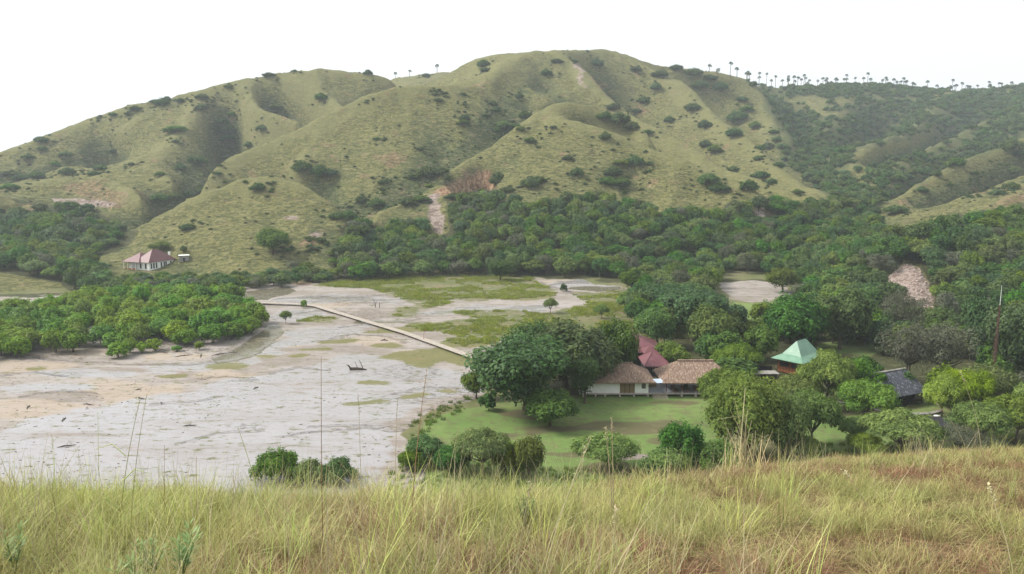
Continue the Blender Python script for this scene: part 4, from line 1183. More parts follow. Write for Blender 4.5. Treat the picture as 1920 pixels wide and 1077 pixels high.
# wooded slopes of the far valley
vx, vy, vz, vpx, vpy = scatter([VALLEY], 6.8, 1.0, 13)
rows = []
vd = fbm(vx / 40, vy / 40, 3, 95)
vcv = curv[np.clip((np.log(vy) - T0) / (T1 - T0) * (TM - 1), 0, TM - 1).astype(int), np.clip((vx / vy - U0) / (U1 - U0) * (TN - 1), 0, TN - 1).astype(int)]
for k in range(len(vx)):
    if any(inside(vpx[k], vpy[k], p) for p in VGAPS): 
        if rng.uniform() > 0.10: continue
    if vy[k] < 520: continue
    edge = vpx[k] < 1490 and vpy[k] < 300
    if vd[k] - 0.55 * vcv[k] > (0.08 if edge else 0.36) and rng.uniform() < 0.9: continue
    s = rng.uniform(0.55, 1.25)
    rows.append((vx[k], vy[k], vz[k] - 0.4, s, s, s * rng.uniform(0.65, 1.0), 0, 0, rng.uniform(0, 6.28), rng.integers(5)))
print('valley', len(rows))
stuff('valley_woodland', rows, [v[2] for v in PROTO['far_tree']], 'hazy blue green woodland covering the slopes of the far valley', 'woodland')

# ---------------------------------------------------------------- shrubs of the hills one can point at
SHRUBS = """77 268 27;30 330 20;53 300 23;79 282 20;124 297 25;104 311 16;189 319 25;175 329 27;70 334 34;40 338 36;10 330 20;17 356 36;212 217 17;184 224 10;240 217 14;254 209 20;291 194 22;304 198 27;314 187 17;338 192 20;379 186 25;399 192 10;379 207 24;505 145 25;553 135 10;428 166 16;
331 247 37;318 250 24;329 267 17;415 237 36;425 252 40;431 268 34;431 282 18;408 247 30;435 224 17;491 247 24;466 277 23;369 307 37;339 317 20;247 311 17;301 331 23;214 291 17;127 327 30;410 329 17;568 322 34;600 334 40;622 330 34;485 357 34;350 368 34;375 362 30;330 375 30;301 376 36;352 430 32;632 410 34;655 412 36;518 210 24;602 190 27;
907 125 24;910 135 18;799 144 17;690 137 16;974 186 17;924 199 20;929 210 20;911 220 20;868 236 26;872 226 20;871 197 10;872 180 10;832 178 9;815 171 9;822 191 18;945 244 34;962 242 24;976 246 18;984 221 24;931 248 18;707 262 14;690 190 8;787 282 17;800 330 40;825 326 34;774 334 24;840 338 17;804 351 17;720 345 24;678 380 22;765 384 36;790 378 34;707 388 36;995 350 36;1010 342 34;1064 302 20;1083 331 27;1165 312 34;1150 330 36;1140 347 40;1165 350 34;1190 312 34;1218 309 17;994 268 26;1135 262 26;1039 241 17;1135 229 34;1161 236 40;1185 246 30;1024 142 24;1044 118 24;1118 125 28;1075 117 16;1191 134 24;1101 98 10;1238 145 34;1230 169 24;1205 196 24;1151 206 27;1193 212 20;1215 252 27;1255 229 20;1268 132 28;934 336 24;850 372 34;880 385 34;915 392 34;860 400 36;950 360 30;
1384 229 36;1377 257 34;1320 240 27;1297 207 30;1313 170 34;1300 142 36;1330 150 30;1350 170 30;1427 281 17;1422 301 20;1340 287 30;1323 277 24;1374 321 24;1427 334 34;1447 346 20;1330 346 44;1347 358 40;1404 358 34;1494 363 20;1461 313 24;1651 348 34;1728 361 24;1690 366 20;1781 349 14;1795 312 28;1899 326 27;1895 356 30;1868 366 27;1815 369 17;1895 282 40;1910 292 36;1678 400 44;1628 380 36;1640 400 30;1400 210 26;1415 240 24;1440 280 22;1390 190 24;1450 250 22;1755 330 20;1830 330 16;600 455 22;585 470 18;540 470 16;930 345 26"""
shr = []
for s in SHRUBS.replace('\n', '').split(';'):
    a, b, w = [float(q) for q in s.split()]
    p = hit(a, b)
    if p is None: p = hit(a, b + 4)
    if p is None: p = hit(a, b + 9)
    if p is None: continue
    shr.append((a, b, w, p))
def shrub_words(a, b, w):
    size = 'tiny' if w < 16 else 'small' if w < 22 else 'medium' if w < 30 else 'large'
    if b > 390 and a < 700: place_ = 'the grassy knoll of the white house'
    elif a < 480 and b < 235: place_ = 'the upper ridge of the left hill'
    elif a < 560: place_ = 'the lower slopes of the left hill'
    elif a < 700 and b < 300: place_ = 'the top of the left hill'
    elif a < 890 and b > 270: place_ = 'the foot of the broad middle slope'
    elif a < 890: place_ = 'the upper middle slope'
    elif a < 1000 and b > 300: place_ = 'the foot of the pointed hill by the cliff'
    elif b < 160: place_ = 'the summit slopes of the highest hill'
    elif a < 1000: place_ = 'the gully left of the pointed hill'
    elif a < 1250 and b > 215: place_ = 'the face of the pointed hill'
    elif a < 1480: place_ = 'the long spur right of the pointed hill'
    elif a < 1700: place_ = 'the valley bottom at the right'
    else: place_ = 'the grassy spur at the right edge'
    return size, place_
for (a, b, w, p) in shr:
    size, plc = shrub_words(a, b, w)
    ms = px_scale(*p); W = w * ms * 1.0
    v = PROTO['leafy_scrub'][rng.integers(3)] if rng.uniform() < .25 else PROTO['big_shrub' if W > 7 else 'shrub'][rng.integers(6)]
    nm = 'hill_shrub'
    H = W * rng.uniform(0.3, 0.6)
    o = link(nm, v[2], loc=(p[0], p[1], p[2] - 0.3), rot=(0, 0, rng.uniform(0, 6.28)), scale=(W / v[3], W / v[3] * 1.1, H / v[4]))
    tag(o, '%s dark green shrub on %s' % (size, plc), 'shrub', '%s shrubs on %s' % (size, plc))

# low scrub dotted in the hollows of the grass hills
KEEPBARE = CLIFF + PALE[:2] + SCAR[:1]
HILLP = [[(-300, 520), (-300, 300), (300, 150), (700, 100), (1100, 80), (1400, 120), (1480, 200), (1600, 390), (1500, 420), (850, 470), (640, 440), (560, 515), (350, 500), (150, 495), (250, 440), (130, 385), (0, 390)],
                                   [(1640, 400), (1920, 255), (2060, 230), (2060, 410), (1800, 430), (1700, 450)]]
sx_, sy_, sz_, spx, spy = scatter(HILLP, 7.0, 1.0, 14)
ci_ = np.clip((sx_ / sy_ - U0) / (U1 - U0) * (TN - 1), 0, TN - 1).astype(int); ri_ = np.clip((np.log(sy_) - T0) / (T1 - T0) * (TM - 1), 0, TM - 1).astype(int)
cv = curv[ri_, ci_]; dn = fbm(sx_ / 35, sy_ / 35, 3, 96)
east = np.clip((spx - 1150) / 300, 0, 1) * np.clip((420 - spy) / 100, 0, 1)
pr_ = np.clip(cv * 1.3 + dn * 1.2 - 0.26 + 0.42 * east, 0, 1) * 0.7 + 0.02
rows = []
for k in range(len(sx_)):
    if rng.uniform() > pr_[k] or any(inside(spx[k], spy[k], p) for p in KEEPBARE): continue
    s = rng.uniform(0.25, 0.65) * (1 + 0.7 * east[k])
    rows.append((sx_[k], sy_[k], sz_[k] - 0.3, s, s, s * rng.uniform(0.4, 0.75), 0, 0, rng.uniform(0, 6.28), rng.integers(5)))
SCR = [(a_, b_, c_) for a_, b_, c_ in [(q[3][0], q[3][1], q[2] * px_scale(*q[3])) for q in shr]]
for (X0, Y0, W0) in SCR:
    for _ in range(rng.integers(5, 12)):
        if 800 < project(np.array([X0]), np.array([Y0]), np.array([50.]))[0][0] < 950 and 440 < Y0 < 560: break
        t = rng.uniform(0, 6.28); d = W0 * rng.uniform(.5, 1.4); xx = X0 + math.cos(t) * d; yy = Y0 + math.sin(t) * d; s = rng.uniform(.3, .8)
        rows.append((xx, yy, float(ground_z(xx, yy)) - .2, s, s, s * rng.uniform(.4, .8), 0, 0, rng.uniform(0, 6.28), rng.integers(5)))
print('scrub', len(rows))
stuff('hill_scrub', rows, [v[2] for v in PROTO['shrub'][:5]], 'low dark scrub dotted over the hollows of the grassy hills', 'scrub')


tx2, ty2, tz2, tp, tq = scatter([HILLP[0], HILLP[1]], 4.6, 1.0, 15)
ci_ = np.clip((tx2 / ty2 - U0) / (U1 - U0) * (TN - 1), 0, TN - 1).astype(int); ri_ = np.clip((np.log(ty2) - T0) / (T1 - T0) * (TM - 1), 0, TM - 1).astype(int)
pr2 = np.clip(curv[ri_, ci_] * 1.0 + fbm(tx2 / 22, ty2 / 22, 3, 121) * 1.3 + 0.05, 0, 1) * 0.6 + 0.05
rows = []
for k in np.nonzero(rng.uniform(size=len(tx2)) < pr2)[0]:
    if any(inside(tp[k], tq[k], p) for p in KEEPBARE): continue
    s = rng.uniform(.35, 1.0)
    rows.append((tx2[k], ty2[k], tz2[k] - .15, s, s, s * rng.uniform(.4, .9), 0, 0, rng.uniform(0, 6.28), rng.integers(5)))
print('tussocks', len(rows))
stuff('hill_tussocks', rows, [v[2] for v in PROTO['tussock']], 'olive tussocks and low weeds roughening the grass hills', 'tussocks')

# ---------------------------------------------------------------- palms on the skyline
def palm_mesh(seed, th=12.0, cr=2.7):
    r = np.random.default_rng(seed)
    p = [(0, 0, -1), (r.uniform(-.3, .3), r.uniform(-.3, .3), th * 0.5), (r.uniform(-.5, .5), r.uniform(-.5, .5), th)]
    tv, tf = tube_arrays(p, [0.42, 0.30, 0.26], 7)
    top = np.array(p[-1])
    parts = []; tn = []
    nf = 30
    for k in range(nf):
        d = r.normal(size=3); d[2] = abs(d[2]) * 1.0 - 0.35; d /= np.linalg.norm(d)
        L = cr * r.uniform(0.45, 0.62)
        c = top + d * L                                       # hub of the fan at the end of its stalk
        parts.append(tube_arrays([top, c], [0.05, 0.03], 4)); tn.append(np.full(8, 0.3))
        fan_r = cr * r.uniform(0.36, 0.46)
        a = np.cross(d, r.normal(size=3)); a /= np.linalg.norm(a)
        nb = 9
        for j in range(nb):                                   # fingers of the fan
            t = (j / (nb - 1) - 0.5) * math.radians(250)
            dirv = math.cos(t) * d + math.sin(t) * a
            side = np.cross(dirv, np.cross(d, a)); side /= np.linalg.norm(side)
            q = c + dirv * fan_r * (0.8 + 0.2 * math.cos(t)) + np.array([0, 0, -0.10 * fan_r])
            wv = side * fan_r * 0.13
            parts.append((np.array([c, c + dirv * fan_r * 0.6 + wv, q, c + dirv * fan_r * 0.6 - wv]), np.array([[0, 1, 2, 3]]))); tn.append(np.full(4, r.uniform(0.1, 0.9)))
    cv_, cf_ = join(parts)
    return tv, tf, cv_, cf_, np.concatenate(tn)
palms = []
for k in range(4):
    tv, tf, cv_, cf_, tn = palm_mesh(500 + k)
    palms.append((poly_mesh('palm_trunk', tv, tf, [M['palm_trunk']], smooth=True), poly_mesh('palm_crown', cv_, cf_, [M['leaf_palm']], tn)))
PALMS = """1326 124;1336 132;1359 120;1372 130;1390 141;1395 136;1403 140;1411 146;1416 138;1427 139;1442 152;1450 144;1455 152;1467 144;1466 152;1473 148;1480 145;1484 156;1488 147;1499 142;1494 150;1502 147;1509 152;1525 155;1531 148;1545 148;1544 155;1555 149;1561 154;1576 149;1582 142;1592 147;1616 139;1628 149;1648 147;1657 156;1664 150;1668 157;1673 156;1685 153;1684 160;1689 148;1703 157;1707 160;1725 154;1732 164;1743 164;1768 163;1776 162;1778 151;1783 166;1788 157;1794 162;1800 166;1808 168;1822 171;1835 170;1842 163;1848 155;1853 164;1865 157;1867 163;1878 165;821 124;771 134;744 138;1540 165;1575 165;1605 170;1640 168;1700 172;1500 162"""
def crest(px, Ymin=700):
    Ys = np.linspace(Ymin, 1700, 600); u = (px - CX) / F_PX
    X = u * (Ys * CP) * 1.0
    Z = ground_z(X, Ys); ang = (Z - CAM_Z) / Ys
    k = int(np.argmax(ang)); return X[k], Ys[k], Z[k]
for i, s in enumerate(PALMS.replace('\n', '').split(';')):
    a, b = [float(q) for q in s.split()]
    X, Y, Z = crest(a, 950 if a < 900 else 900)
    Y2 = Y + rng.uniform(-12, 12); X2 = X; Z2 = float(ground_z(X2, Y2))
    zt = world_at(a, b, Y2)[2]
    H = zt - Z2
    if H < 7: H = rng.uniform(7, 10)
    sc_ = rng.uniform(0.85, 1.15)
    root = link('fan_palm', None, loc=(X2, Y2, Z2), rot=(0, 0, rng.uniform(0, 6.28)), scale=(sc_, sc_, 1))
    tr, cr_ = palms[i % 4]
    sc_ *= 1.12; root.scale = (sc_, sc_, sc_)
    t_ = link('trunk', tr, root, scale=(1, 1, H / 12.0 / sc_)); c_ = link('crown', cr_, root, loc=(0, 0, H / sc_ - 12.0))
    if a < 900: lb = ['fan palm on the distant saddle left of the highest hill, rightmost of three', 'fan palm on the distant saddle, middle of three', 'fan palm on the distant saddle, leftmost of three'][[821, 771, 744].index(int(a))]; gp = 'palms on the saddle'
    elif a < 1380: lb = 'fan palm on the shoulder right of the highest hill'; gp = 'palms on the dark shoulder'
    elif a < 1560: lb = 'fan palm in the dense line left of the wooded bump'; gp = 'palms of the dense line'
    elif a < 1720: lb = 'fan palm on or beside the wooded bump'; gp = 'palms around the wooded bump'
    else: lb = 'fan palm on the hazy right end of the skyline ridge'; gp = 'palms on the right end of the ridge'
    tag(root, lb, 'palm tree', gp)
# ---------------------------------------------------------------- buildings
def thatch_material(name, a, b, c_, sc=1.0):
    m, nt, n, l, P = new_mat(name); g = G(nt)
    co = g.coord('Object')
    st = g.noise(g.map(co, (3.2 * sc, 1.3 * sc, 1.3 * sc)), 1.0, 4, 0.7, 0.8)
    v = g.vor(g.map(co, (2.4 * sc, 1.1 * sc, 1.1 * sc), rot=(0, 0, 0.4)), 1.0)
    c = g.mix(g.step(st, 0.38, 0.62), a, b)
    c = g.mix(g.math('MULTIPLY', g.step(v, 0.26, 0.12), 0.75), c, c_)
    c = g.mix(g.math('MULTIPLY', g.step(v, 0.6, 0.85), 0.5), c, tuple(q * 0.45 for q in a))
    l.new(c, P.inputs['Base Color']); P.inputs['Roughness'].default_value = 0.95; P.inputs['Specular IOR Level'].default_value = 0.1
    l.new(g.bump(g.math('ADD', st, v), 0.9, 0.12), P.inputs['Normal'])
    return m
M['thatch'] = thatch_material('palm_thatch', (0.20, 0.135, 0.10), (0.28, 0.20, 0.15), (0.54, 0.46, 0.36))
M['old_thatch'] = thatch_material('old_grey_shingle', (0.055, 0.060, 0.070), (0.10, 0.105, 0.12), (0.34, 0.36, 0.40), 0.8)
def metal_roof(name, col, col2, ax=0):
    m, nt, n, l, P = new_mat(name); g = G(nt)
    co = g.coord('Object')
    w = n.new("ShaderNodeTexWave"); w.inputs['Scale'].default_value = 1.1; w.bands_direction = 'X' if ax == 0 else 'Y'; l.new(co, w.inputs['Vector'])
    nz = g.noise(co, 0.8, 5, 0.65)
    c = g.mix(g.step(nz, 0.35, 0.68), col, col2)
    c = g.mix(g.math('MULTIPLY', w.outputs['Fac'], 0.18), c, tuple(q * 0.6 for q in col))
    l.new(c, P.inputs['Base Color']); P.inputs['Roughness'].default_value = 0.45; P.inputs['Specular IOR Level'].default_value = 0.4
    l.new(g.bump(w.outputs['Fac'], 0.4, 0.04), P.inputs['Normal'])
    return m
M['red_roof'] = metal_roof('red_metal_roof', (0.125, 0.038, 0.045), (0.175, 0.066, 0.074))
M['far_red_roof'] = metal_roof('faded_red_roof', (0.115, 0.034, 0.036), (0.150, 0.050, 0.052))
M['green_roof'] = metal_roof('pale_green_roof', (0.13, 0.26, 0.17), (0.19, 0.32, 0.22))
M['white'] = basic_mat('white_paint', (0.82, 0.83, 0.79), (0.76, 0.77, 0.72), 0.8, 0.7)
M['cream'] = basic_mat('cream_concrete', (0.48, 0.42, 0.38), (0.36, 0.31, 0.28), 1.2, 0.85)
M['tan'] = basic_mat('tan_bamboo_panel', (0.24, 0.185, 0.095), (0.19, 0.14, 0.07), 3, 0.8, stretch=(6, 6, 1))
M['brown'] = basic_mat('dark_brown_wood', (0.055, 0.032, 0.022), (0.03, 0.02, 0.015), 3, 0.8)
M['redbrown'] = basic_mat('red_brown_posts', (0.14, 0.035, 0.028), (0.09, 0.025, 0.02), 3, 0.6)
M['orangewood'] = basic_mat('orange_varnished_wood', (0.30, 0.11, 0.04), (0.17, 0.06, 0.022), 2, 0.6, stretch=(1, 1, 6))
M['darkglass'] = basic_mat('dark_window', (0.035, 0.04, 0.04), (0.02, 0.022, 0.022), 2, 0.2, spec=0.5)
M['greywin'] = basic_mat('grey_window', (0.13, 0.12, 0.105), (0.09, 0.085, 0.075), 2, 0.4)
M['dark'] = basic_mat('dark_board', (0.022, 0.021, 0.022), (0.012, 0.012, 0.012), 3, 0.7)
M['greyfloor'] = basic_mat('grey_tile_floor', (0.34, 0.36, 0.37), (0.27, 0.29, 0.31), 2, 0.5)
M['bluesheet'] = basic_mat('pale_blue_sheet', (0.45, 0.53, 0.62), (0.40, 0.47, 0.56), 2, 0.5)
M['woodstep'] = basic_mat('weathered_plank', (0.40, 0.37, 0.26), (0.28, 0.25, 0.18), 3, 0.85)
M['plank'] = basic_mat('bleached_planks', (0.42, 0.37, 0.31), (0.30, 0.26, 0.215), 1.4, 0.9)
M['blackcloth'] = basic_mat('black_vinyl', (0.02, 0.02, 0.028), (0.035, 0.035, 0.045), 4, 0.35, spec=0.5)
M['rust'] = basic_mat('rusty_steel', (0.11, 0.052, 0.04), (0.065, 0.034, 0.028), 1.5, 0.85)
M['concrete'] = basic_mat('weathered_concrete', (0.30, 0.28, 0.25), (0.16, 0.15, 0.135), 1.2, 0.9)
M['blackroof'] = basic_mat('black_roof_sheet', (0.020, 0.019, 0.022), (0.032, 0.030, 0.034), 1.2, 0.7)
M['mullion'] = basic_mat('brown_frame', (0.09, 0.05, 0.045), (0.06, 0.035, 0.03), 4, 0.6)

class MB:
    def __init__(s): s.V = []; s.F = []; s.mi = []
    def box(s, x0, x1, y0, y1, z0, z1, mi=0):
        b = len(s.V)
        s.V += [(x0, y0, z0), (x1, y0, z0), (x1, y1, z0), (x0, y1, z0), (x0, y0, z1), (x1, y0, z1), (x1, y1, z1), (x0, y1, z1)]
        for f in ((0, 3, 2, 1), (4, 5, 6, 7), (0, 1, 5, 4), (1, 2, 6, 5), (2, 3, 7, 6), (3, 0, 4, 7)): s.F.append(tuple(b + i for i in f)); s.mi.append(mi)
        return s
    def poly(s, pts, mi=0):
        b = len(s.V); s.V += list(pts); s.F.append(tuple(range(b, b + len(pts)))); s.mi.append(mi); return s
    def bar(s, a, b_, r, seg=4, r2=None):
        v, f = tube_arrays([a, b_], [r, r if r2 is None else r2], seg)
        k = len(s.V); s.V += [tuple(q) for q in v]; s.F += [tuple(int(i) + k for i in q) for q in f]; s.mi += [0] * len(f)
        s.F.append(tuple(k + i for i in range(seg))[::-1]); s.mi.append(0)
        s.F.append(tuple(k + seg + i for i in range(seg))); s.mi.append(0)
        return s
    def hip(s, x0, x1, y0, y1, ze, zr, rx0, rx1, ry=None, t=0.18, sag=0.0):
        """hipped roof with thickness; ridge from rx0 to rx1"""
        ry = (y0 + y1) / 2 if ry is None else ry
        for dz, flip in ((0, False), (-t, True)):
            A, B, C_, D = (x0, y0, ze + dz), (x1, y0, ze + dz), (x1, y1, ze + dz), (x0, y1, ze + dz)
            R0, R1 = (rx0, ry, zr + dz), (rx1, ry, zr + dz)
            fs = [[A, B, R1, R0], [B, C_, R1], [C_, D, R0, R1], [D, A, R0]]
            for f in fs: s.poly(f[::-1] if flip else f)
        b = [(x0, y0), (x1, y0), (x1, y1), (x0, y1)]
        for i in range(4):
            p, q = b[i], b[(i + 1) % 4]
            s.poly([(p[0], p[1], ze - t), (q[0], q[1], ze - t), (q[0], q[1], ze), (p[0], p[1], ze)])
        return s
    def build(s, name, mats, parent=None, **kw):
        me = bpy.data.meshes.new(name); me.from_pydata([tuple(map(float, v)) for v in s.V], [], s.F)
        mats = mats if isinstance(mats, (list, tuple)) else [mats]
        for m_ in mats: me.materials.append(M[m_] if isinstance(m_, str) else m_)
        if len(mats) > 1:
            me.polygons.foreach_set('material_index', s.mi)
        me.update()
        return link(name, me, parent, **kw)

def empty(name, loc, rz, label, cat, group=None):
    o = link(name, None, loc=loc, rot=(0, 0, rz)); tag(o, label, cat, group); return o

# thatched hut with white walls -----------------------------------
hx0, hx1, hy0, hy1 = 16.4, 32.7, 184.0, 193.6
gz = 0.0
hut = empty('thatched_hut', (0, 0, 0), 0, 'white walled hut with brown thatched hip roof raised on short pillars behind the lawn', 'hut')
w = MB()
w.box(hx0 + .1, 25.85, hy0 + 0.1, hy0 + 0.24, 0.9, 3.78); w.box(29.35, hx1 - .1, hy0 + 0.1, hy0 + 0.24, 0.9, 3.78)
w.box(25.85, 29.35, hy0 + 0.1, hy0 + 0.24, 3.55, 3.78)
w.box(hx0 + .1, hx0 + .24, hy0 + .24, hy1 - .1, 0.9, 3.78); w.box(hx1 - .24, hx1 - .1, hy0 + .24, hy1 - .1, 0.9, 3.78); w.box(hx0 + .24, hx1 - .24, hy1 - .24, hy1 - .1, 0.9, 3.78)
w.build('wall', 'white', hut)
MB().box(25.9, 29.3, hy0 + 0.16, hy0 + 0.20, 0.92, 3.53).build('bamboo_panel', 'tan', hut)
tr = MB()
for x in (25.85, 29.27, 26.98, 28.1): tr.box(x - .05, x + .05, hy0 + 0.06, hy0 + 0.10, 0.92, 3.55)
tr.box(30.85, 32.05, hy0 + .05, hy0 + .10, 3.40, 3.48)
tr.build('timber_frame', 'brown', hut)
wi = MB().box(30.95, 31.95, hy0 + 0.06, hy0 + 0.12, 2.0, 3.4).build('window', 'greywin', hut)
MB().box(30.88, 30.95, hy0 + .04, hy0 + .11, 1.93, 3.4).box(31.95, 32.02, hy0 + .04, hy0 + .11, 1.93, 3.4).box(30.88, 32.02, hy0 + .03, hy0 + .11, 1.86, 1.93).build('window_frame', 'white', wi)
MB().box(hx0 - .3, hx1 + .2, hy0 - .25, hy1 + .1, 0.62, 0.89).build('floor_slab', 'cream', hut)
for x in (17.1, 20.0, 22.3, 25.8, 29.2, 32.5):
    p = MB()
    for y in (hy0 - .15, hy0 + 4.5, hy1 - .3): p.box(x - .2, x + .2, y, y + .38, -0.3, 0.615)
    p.build('pillar', 'cream', hut)
MB().box(hx0, hx1, hy0 + 2.0, hy0 + 2.1, -0.2, 0.615).build('underfloor_shade', 'brown', hut)  # dark sheet stands in for the shade beneath the hut floor
rf = MB().hip(14.9, 34.15, hy0 - 1.2, hy1 + 1.2, 3.86, 7.1, 19.9, 29.2, t=0.24).build('thatched_roof', 'thatch', hut)
MB().box(19.7, 29.4, (hy0 + hy1) / 2 - .35, (hy0 + hy1) / 2 + .35, 7.0, 7.22).build('ridge_cap', 'thatch', rf)

# open pavilion ----------------------------------------------------
pav = empty('thatched_pavilion', (0, 0, 0), 0, 'open sided pavilion with brown thatched roof and raised deck, right of the white hut', 'pavilion')
rf = MB().hip(35.6, 53.4, 182.6, 195.0, 3.80, 7.75, 40.5, 48.8, t=0.24).build('thatched_roof', 'thatch', pav)
MB().box(40.3, 49.0, 188.45, 189.15, 7.65, 7.87).build('ridge_cap', 'thatch', rf)
MB().box(32.95, 52.6, 183.9, 193.8, 0.62, 0.89).build('deck', ['cream'], pav)
MB().box(33.2, 52.4, 184.3, 193.6, 0.893, 0.92).build('tiled_floor', 'greyfloor', pav)
for x in (36.95, 40.6, 43.95, 47.3, 50.7):
    p = MB()
    for y in (183.95, 188.6, 193.2): p.box(x - .22, x + .22, y, y + .4, -0.3, 0.615)
    p.build('pillar', 'cream', pav)
for x in (36.9, 38.6, 40.7, 44.0, 47.4, 50.8):
    b_ = MB().box(x - .10, x + .10, 184.1, 184.3, 0.92, 3.9).build('post', 'redbrown', pav)
    MB().box(x - .19, x + .19, 184.02, 184.38, 0.925, 1.28).build('post_base', 'cream', b_)
for x in (37.2, 40.7, 44.1, 47.4, 50.8):
    MB().box(x - .10, x + .10, 193.2, 193.4, 0.92, 3.9).build('post', 'redbrown', pav)
MB().box(36.9, 52.3, 193.42, 193.55, 0.92, 1.75).build('low_wall', 'white', pav)
MB().box(36.9, 52.3, 191.7, 191.78, 1.75, 1.83).box(36.9, 37.0, 191.7, 191.78, .92, 1.75).box(44.4, 44.5, 191.7, 191.78, .92, 1.75).box(52.2, 52.3, 191.7, 191.78, .92, 1.75).build('railing', 'redbrown', pav)
MB().box(33.4, 52.0, 185.9, 186.0, -0.2, 0.615).build('underfloor_shade', 'brown', pav)  # dark sheet stands in for shade in the openings below the deck
MB().box(32.96, 35.5, 189.0, 189.15, 0.92, 3.5).build('entrance_wall', 'tan', pav)
MB().box(36.5, 52.5, 184.12, 184.28, 3.91, 4.03).build('beam', 'brown', pav)
bs = MB(); bs.poly([(34.3, 182.6, 3.78), (36.2, 182.7, 3.86), (35.6, 184.9, 4.25), (33.4, 184.8, 4.18)]); bs.poly([(34.3, 182.6, 3.74), (33.4, 184.8, 4.14), (35.6, 184.9, 4.21), (36.2, 182.7, 3.82)])
bs.build('rain_sheet', 'bluesheet', pav)
st = MB()
for k in range(6):
    z1 = 0.82 - k * 0.145; y1 = 183.9 - k * 0.34
    st.box(33.55 + k * .03, 36.85 + k * .03, y1 - 0.37, y1 - 0.02, z1 - 0.07, z1)
s_ = st.build('entrance_steps', 'woodstep', pav)
MB().bar((33.45, 183.85, .6), (33.6, 181.9, -.1), .08).bar((36.95, 183.85, .6), (37.1, 181.9, -.1), .08).build('stringer', 'woodstep', s_)
# furniture inside
def lounger(x, y, rz, label):
    t = empty('padded_lounger', (x, y, 0.92), rz, label, 'lounger', 'dark loungers in the pavilion')
    MB().box(-1.1, 1.1, -0.42, 0.42, 0.52, 0.66).poly([(.7, -.42, .662), (1.25, -.42, 1.05), (1.25, .42, 1.05), (.7, .42, .662)]).build('cushion', 'blackcloth', t)
    for a, b_ in ((-0.9, -.32), (-.9, .32), (.85, -.32), (.85, .32)): MB().box(a - .12, a + .12, b_ - .09, b_ + .09, 0, 0.515).build('leg', 'orangewood', t)
lounger(39.2, 185.9, math.radians(118), 'long black padded lounger with brown legs, leftmost inside the open pavilion')
lounger(41.8, 186.0, math.radians(118), 'long black padded lounger with brown legs, middle one in the open pavilion')
lounger(44.6, 186.0, math.radians(118), 'long black padded lounger with brown legs, rightmost inside the open pavilion')
def chair(x, y, rz, label):
    t = empty('dark_armchair', (x, y, 0.92), rz, label, 'chair', 'dark armchairs in the pavilion')
    MB().box(-.4, .4, -.4, .4, .32, .50).build('seat', 'blackcloth', t)
    MB().poly([(-.4, .34, .5), (.4, .34, .5), (.36, .62, 1.55), (-.36, .62, 1.55)]).poly([(-.4, .46, .5), (-.36, .74, 1.55), (.36, .74, 1.55), (.4, .46, .5)]).poly([(-.36, .62, 1.55), (.36, .62, 1.55), (.36, .74, 1.55), (-.36, .74, 1.55)]).build('backrest', 'blackcloth', t)
    MB().box(-.46, -.40, -.4, .4, 0, .78).box(.40, .46, -.4, .4, 0, .78).build('armrest', 'orangewood', t)
chair(42.5, 188.3, math.radians(160), 'tall backed dark chair standing left behind the loungers in the pavilion')
chair(45.2, 187.6, math.radians(200), 'tall backed dark chair standing right of the loungers in the pavilion')

# red roofed block behind -----------------------------------------
red = empty('red_roofed_house', (0, 0, 0), 0, 'dark walled house with two red metal hip roofs behind the thatched hut', 'house')
rf = MB().hip(33.9, 40.9, 198.0, 208.2, 3.75, 6.7, 36.9, 37.5, 203.4, t=0.15).build('front_roof', 'red_roof', red)
MB().bar((36.9, 203.4, 6.74), (33.9, 198.0, 3.80), .10).bar((37.5, 203.4, 6.74), (40.9, 198.0, 3.80), .10).bar((36.9, 203.4, 6.74), (33.9, 208.2, 3.8), .1).build('ridge_flashing', 'far_red_roof', rf)
MB().box(34.6, 40.2, 198.8, 207.6, 0, 3.62).build('wall', 'dark', red)
wn_ = MB().box(36.1, 38.3, 198.72, 198.79, 2.1, 3.4).build('window', 'greywin', red)
mu = MB()
for x in (36.1, 36.8, 37.5, 38.2): mu.box(x, x + .07, 198.66, 198.71, 2.1, 3.4)
mu.build('window_frame', 'cream', wn_)
MB().hip(16.0, 41.8, 211.4, 227.0, 4.1, 8.2, 24.0, 33.2, t=0.15).build('rear_roof', 'red_roof', red)
MB().box(17.2, 40.6, 212.4, 226.0, 0, 3.95).build('rear_wall', 'dark', red)
MB().hip(35.2, 39.6, 207.0, 213.5, 4.9, 6.2, 37.2, 37.6, t=0.12).build('link_roof', 'far_red_roof', red)

# green roofed house ------------------------------------------------
grn = empty('green_roofed_house', (77.2, 207.6, 0), math.radians(41), 'orange brown timber house with steep pale green metal roof among the trees', 'house')
k = MB(); a_, b_ = 7.0, 4.6; c2x, c2y = 4.5, 2.7
def skirt(s, x1, y1, z1, x2, y2, z2, t=0.10):
    for dz, fl in ((0, False), (-t, True)):
        o_ = [(-x1, -y1, z1 + dz), (x1, -y1, z1 + dz), (x1, y1, z1 + dz), (-x1, y1, z1 + dz)]; i_ = [(-x2, -y2, z2 + dz), (x2, -y2, z2 + dz), (x2, y2, z2 + dz), (-x2, y2, z2 + dz)]
        for q in range(4):
            f = [o_[q], o_[(q + 1) % 4], i_[(q + 1) % 4], i_[q]]
            s.poly(f[::-1] if fl else f)
    return s
skirt(k, a_, b_, 3.95, c2x, c2y, 5.1)
k.hip(-c2x, c2x, -c2y, c2y, 5.1, 8.6, -2.3, 2.3, t=0.1)
k.build('metal_roof', 'green_roof', grn)
ww = MB().box(-5.2, 5.2, -3.5, 3.5, 0.25, 4.1).build('timber_wall', 'orangewood', grn)
